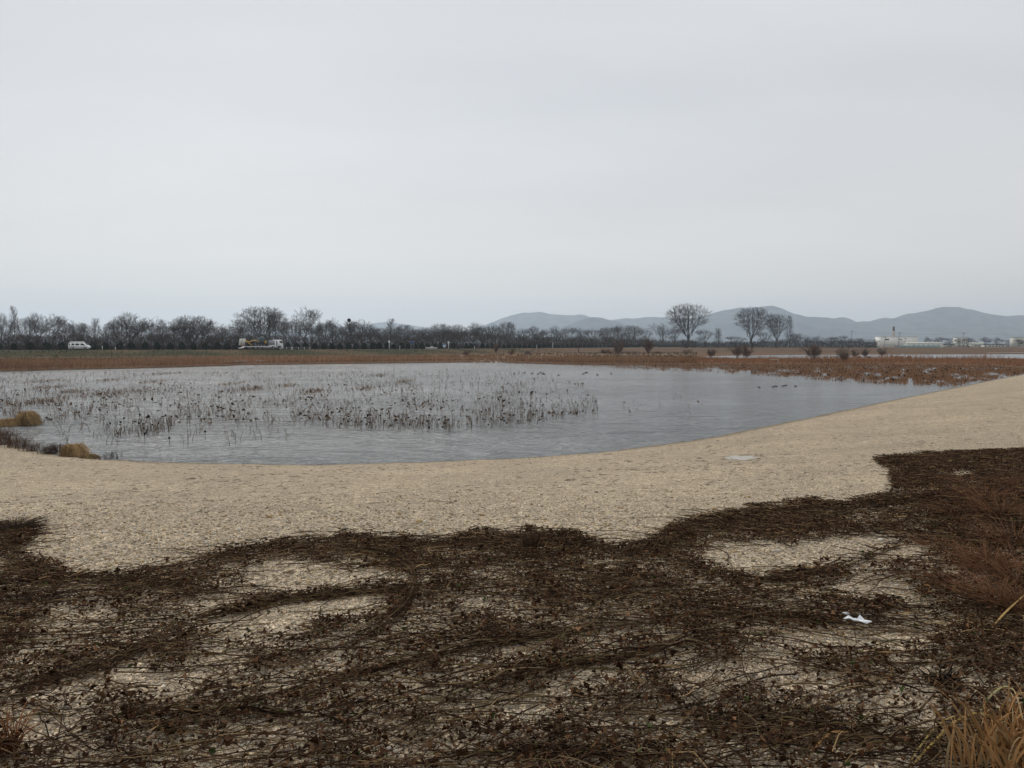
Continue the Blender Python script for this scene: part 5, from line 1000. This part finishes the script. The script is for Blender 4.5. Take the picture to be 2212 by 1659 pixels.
# golden grass clump in the lower right corner
p0 = P(2235, 1720, -1.6); p0[2] = zg(p0[0], p0[1]); o = empty('straw_grass', p0)
def gblades(name, n, hmin, hmax, col, wid, lean, spread):
    m_ = MB(); B_ = n; a = g.uniform(0, 6.28, B_); ba = np.column_stack([g.normal(size=B_) * spread, g.normal(size=B_) * spread, 0 * a]); L_ = g.uniform(hmin, hmax, B_); t__ = np.linspace(0, 1, 7)
    dr = np.column_stack([np.cos(a), np.sin(a)]) * g.uniform(.15, .6, (B_, 1)) + np.array(lean); pt_ = ba[:, None] + np.concatenate([(dr * L_[:, None])[:, None] * (t__ ** 1.6)[None, :, None], (L_[:, None] * (1.25 * t__ - .55 * t__ ** 2.2)[None])[..., None]], -1)
    sd = np.column_stack([-np.sin(a + 1), np.cos(a + 1), 0 * a])[:, None]; w = (wid * g.uniform(.5, 1.2, B_))[:, None, None] * np.array([.7, 1, 1, .9, .7, .45, .05])[None, :, None]
    V = np.stack([pt_ - sd * w / 2, pt_ + sd * w / 2], 2).reshape(-1, 3); o__ = (np.arange(B_) * 14)[:, None, None]; i = (np.arange(6) * 2)[None, :, None]; F = (o__ + i + np.array([0, 1, 3, 2])[None, None]).reshape(-1, 4); m_.add(V, F, np.repeat(np.array(col) * g.uniform(.55, 1.3, (B_, 1)), 14, 0)); return m_.build(name, M['vc'], o, smooth_=True)
gblades('blades', 240, .20, .48, (.36, .20, .085), .011, (-.05, .12), .10); gblades('dry_blades', 130, .14, .38, (.42, .30, .16), .012, (-.1, .1), .12); tag(o, 'golden orange dry grass clump in the bottom right corner', 'grass clump')
blade_thing([(2150, 1590, .06), (2110, 1585, .07), (2060, 1605, .06), (2000, 1650, .03), (1955, 1690, .01)], .010, (.45, .32, .11), 'long golden blade arching left from the corner grass', grp=None); blade_thing([(2090, 1590, .05), (2060, 1590, .06), (2020, 1610, .05), (1985, 1645, .03), (1960, 1675, .01)], .007, (.42, .32, .12), 'thinner golden blade under the long arching one', grp=None)
blade_thing([(2205, 1530, .07), (2170, 1515, .08), (2135, 1535, .06), (2112, 1570, .03)], .008, (.40, .36, .18), 'pale green-gold blade curving above the corner grass', grp=None); blade_thing([(2195, 1360, .03), (2120, 1345, .04), (2080, 1340, .05)], .009, ST, 'straw blade reaching left from the right edge weeds', grp=None)
for i, (pts_, lab) in enumerate([([(2212, 1310, .12), (2170, 1340, .10), (2140, 1362, .06)], 'golden blade at the right edge above the date stamp corner')]): blade_thing(pts_, .010, (.45, .30, .12), 'golden blade slanting at the right edge among the wiry weeds', grp=None)

# scattered bits of dead plant on the open gravel
mb = MB(); n = 6500; y = np.exp(rng.uniform(math.log(4.5), math.log(60), n)); x = rng.uniform(-.78, .95, n) * y; z, inf = zland(x, y, True); ok = (~inf['ins']) & (inf['wn'] > .8) & (inf['dn'] > .2) & (rng.random(n) < .25 + .9 * smooth(fbm(x * .5, y * .5, 3), .4, .6)); x, y, z = x[ok], y[ok], z[ok]; n = len(x)
a = rng.normal(0, .7, n); ln = rng.lognormal(math.log(.05), .5, n) * np.clip(y / 9, .6, 1.8); dv = np.column_stack([np.cos(a) * ln, np.sin(a) * ln, 0 * a]); c0 = np.column_stack([x, y, z + .008]); mb.tubes(np.stack([c0, c0 + dv * .5 + rng.normal(size=(n, 3)) * .006 + np.array([0, 0, .008]), c0 + dv], 1), (.0022 * np.clip(y / 8, .6, 2.2))[:, None] * np.array([1, 1, .6]), 3, np.array([.06, .043, .03]) * rng.uniform(.5, 1.6, (n, 1)))
tag(mb.build('plant_debris', M['vc']), 'dark bits of dead stem scattered over the gravel beach', 'debris', kind='stuff')
# pale patch for a small puddle, its sky reflection put into the colour
M['sky_reflection'] = plain('painted_sky_reflection', (.40, .385, .35), .9, .2, vary=.35, scale=18)
for px, py, w, h in [(1600, 989, 34, 5)]:
    m_ = MB(); an = np.linspace(0, 2 * math.pi, 28, endpoint=False); rr = .35 + 1.2 * fbm(np.cos(an) * 3 + px, np.sin(an) * 3, 1); q = []
    for k2 in (0, .5, 1):
        for a, r_ in zip(an, rr):
            p0 = P(px + math.cos(a) * w * r_ * k2, py + math.sin(a) * h * r_ * k2, -2.2)
            for _ in range(8): p0 = P(px + math.cos(a) * w * r_ * k2, py + math.sin(a) * h * r_ * k2, zg(p0[0], p0[1]))
            p0[2] += .005; q.append(p0)
    F = [[i * 28 + j, i * 28 + (j + 1) % 28, (i + 1) * 28 + (j + 1) % 28, (i + 1) * 28 + j] for i in range(2) for j in range(28)]; m_.add(np.array(q), np.array(F)); tag(m_.build('painted_puddle', M['sky_reflection']), kind='structure')

# ------------------------------------------------------------------ haze
mh = bpy.data.materials.new('haze'); mh.use_nodes = True; t = mh.node_tree; t.nodes.clear(); out = t.nodes.new('ShaderNodeOutputMaterial'); pv = t.nodes.new('ShaderNodeVolumePrincipled')
pv.inputs['Color'].default_value = (.75, .87, 1.0, 1); pv.inputs['Density'].default_value = .00016; pv.inputs['Anisotropy'].default_value = .5; t.links.new(pv.outputs[0], out.inputs['Volume'])
hb = MB().box((0, 0, 210), (19400, 19400, 440)).build('haze', mh); tag(hb, 'thin pale blue air between the fields and the mountains', 'haze', kind='stuff')
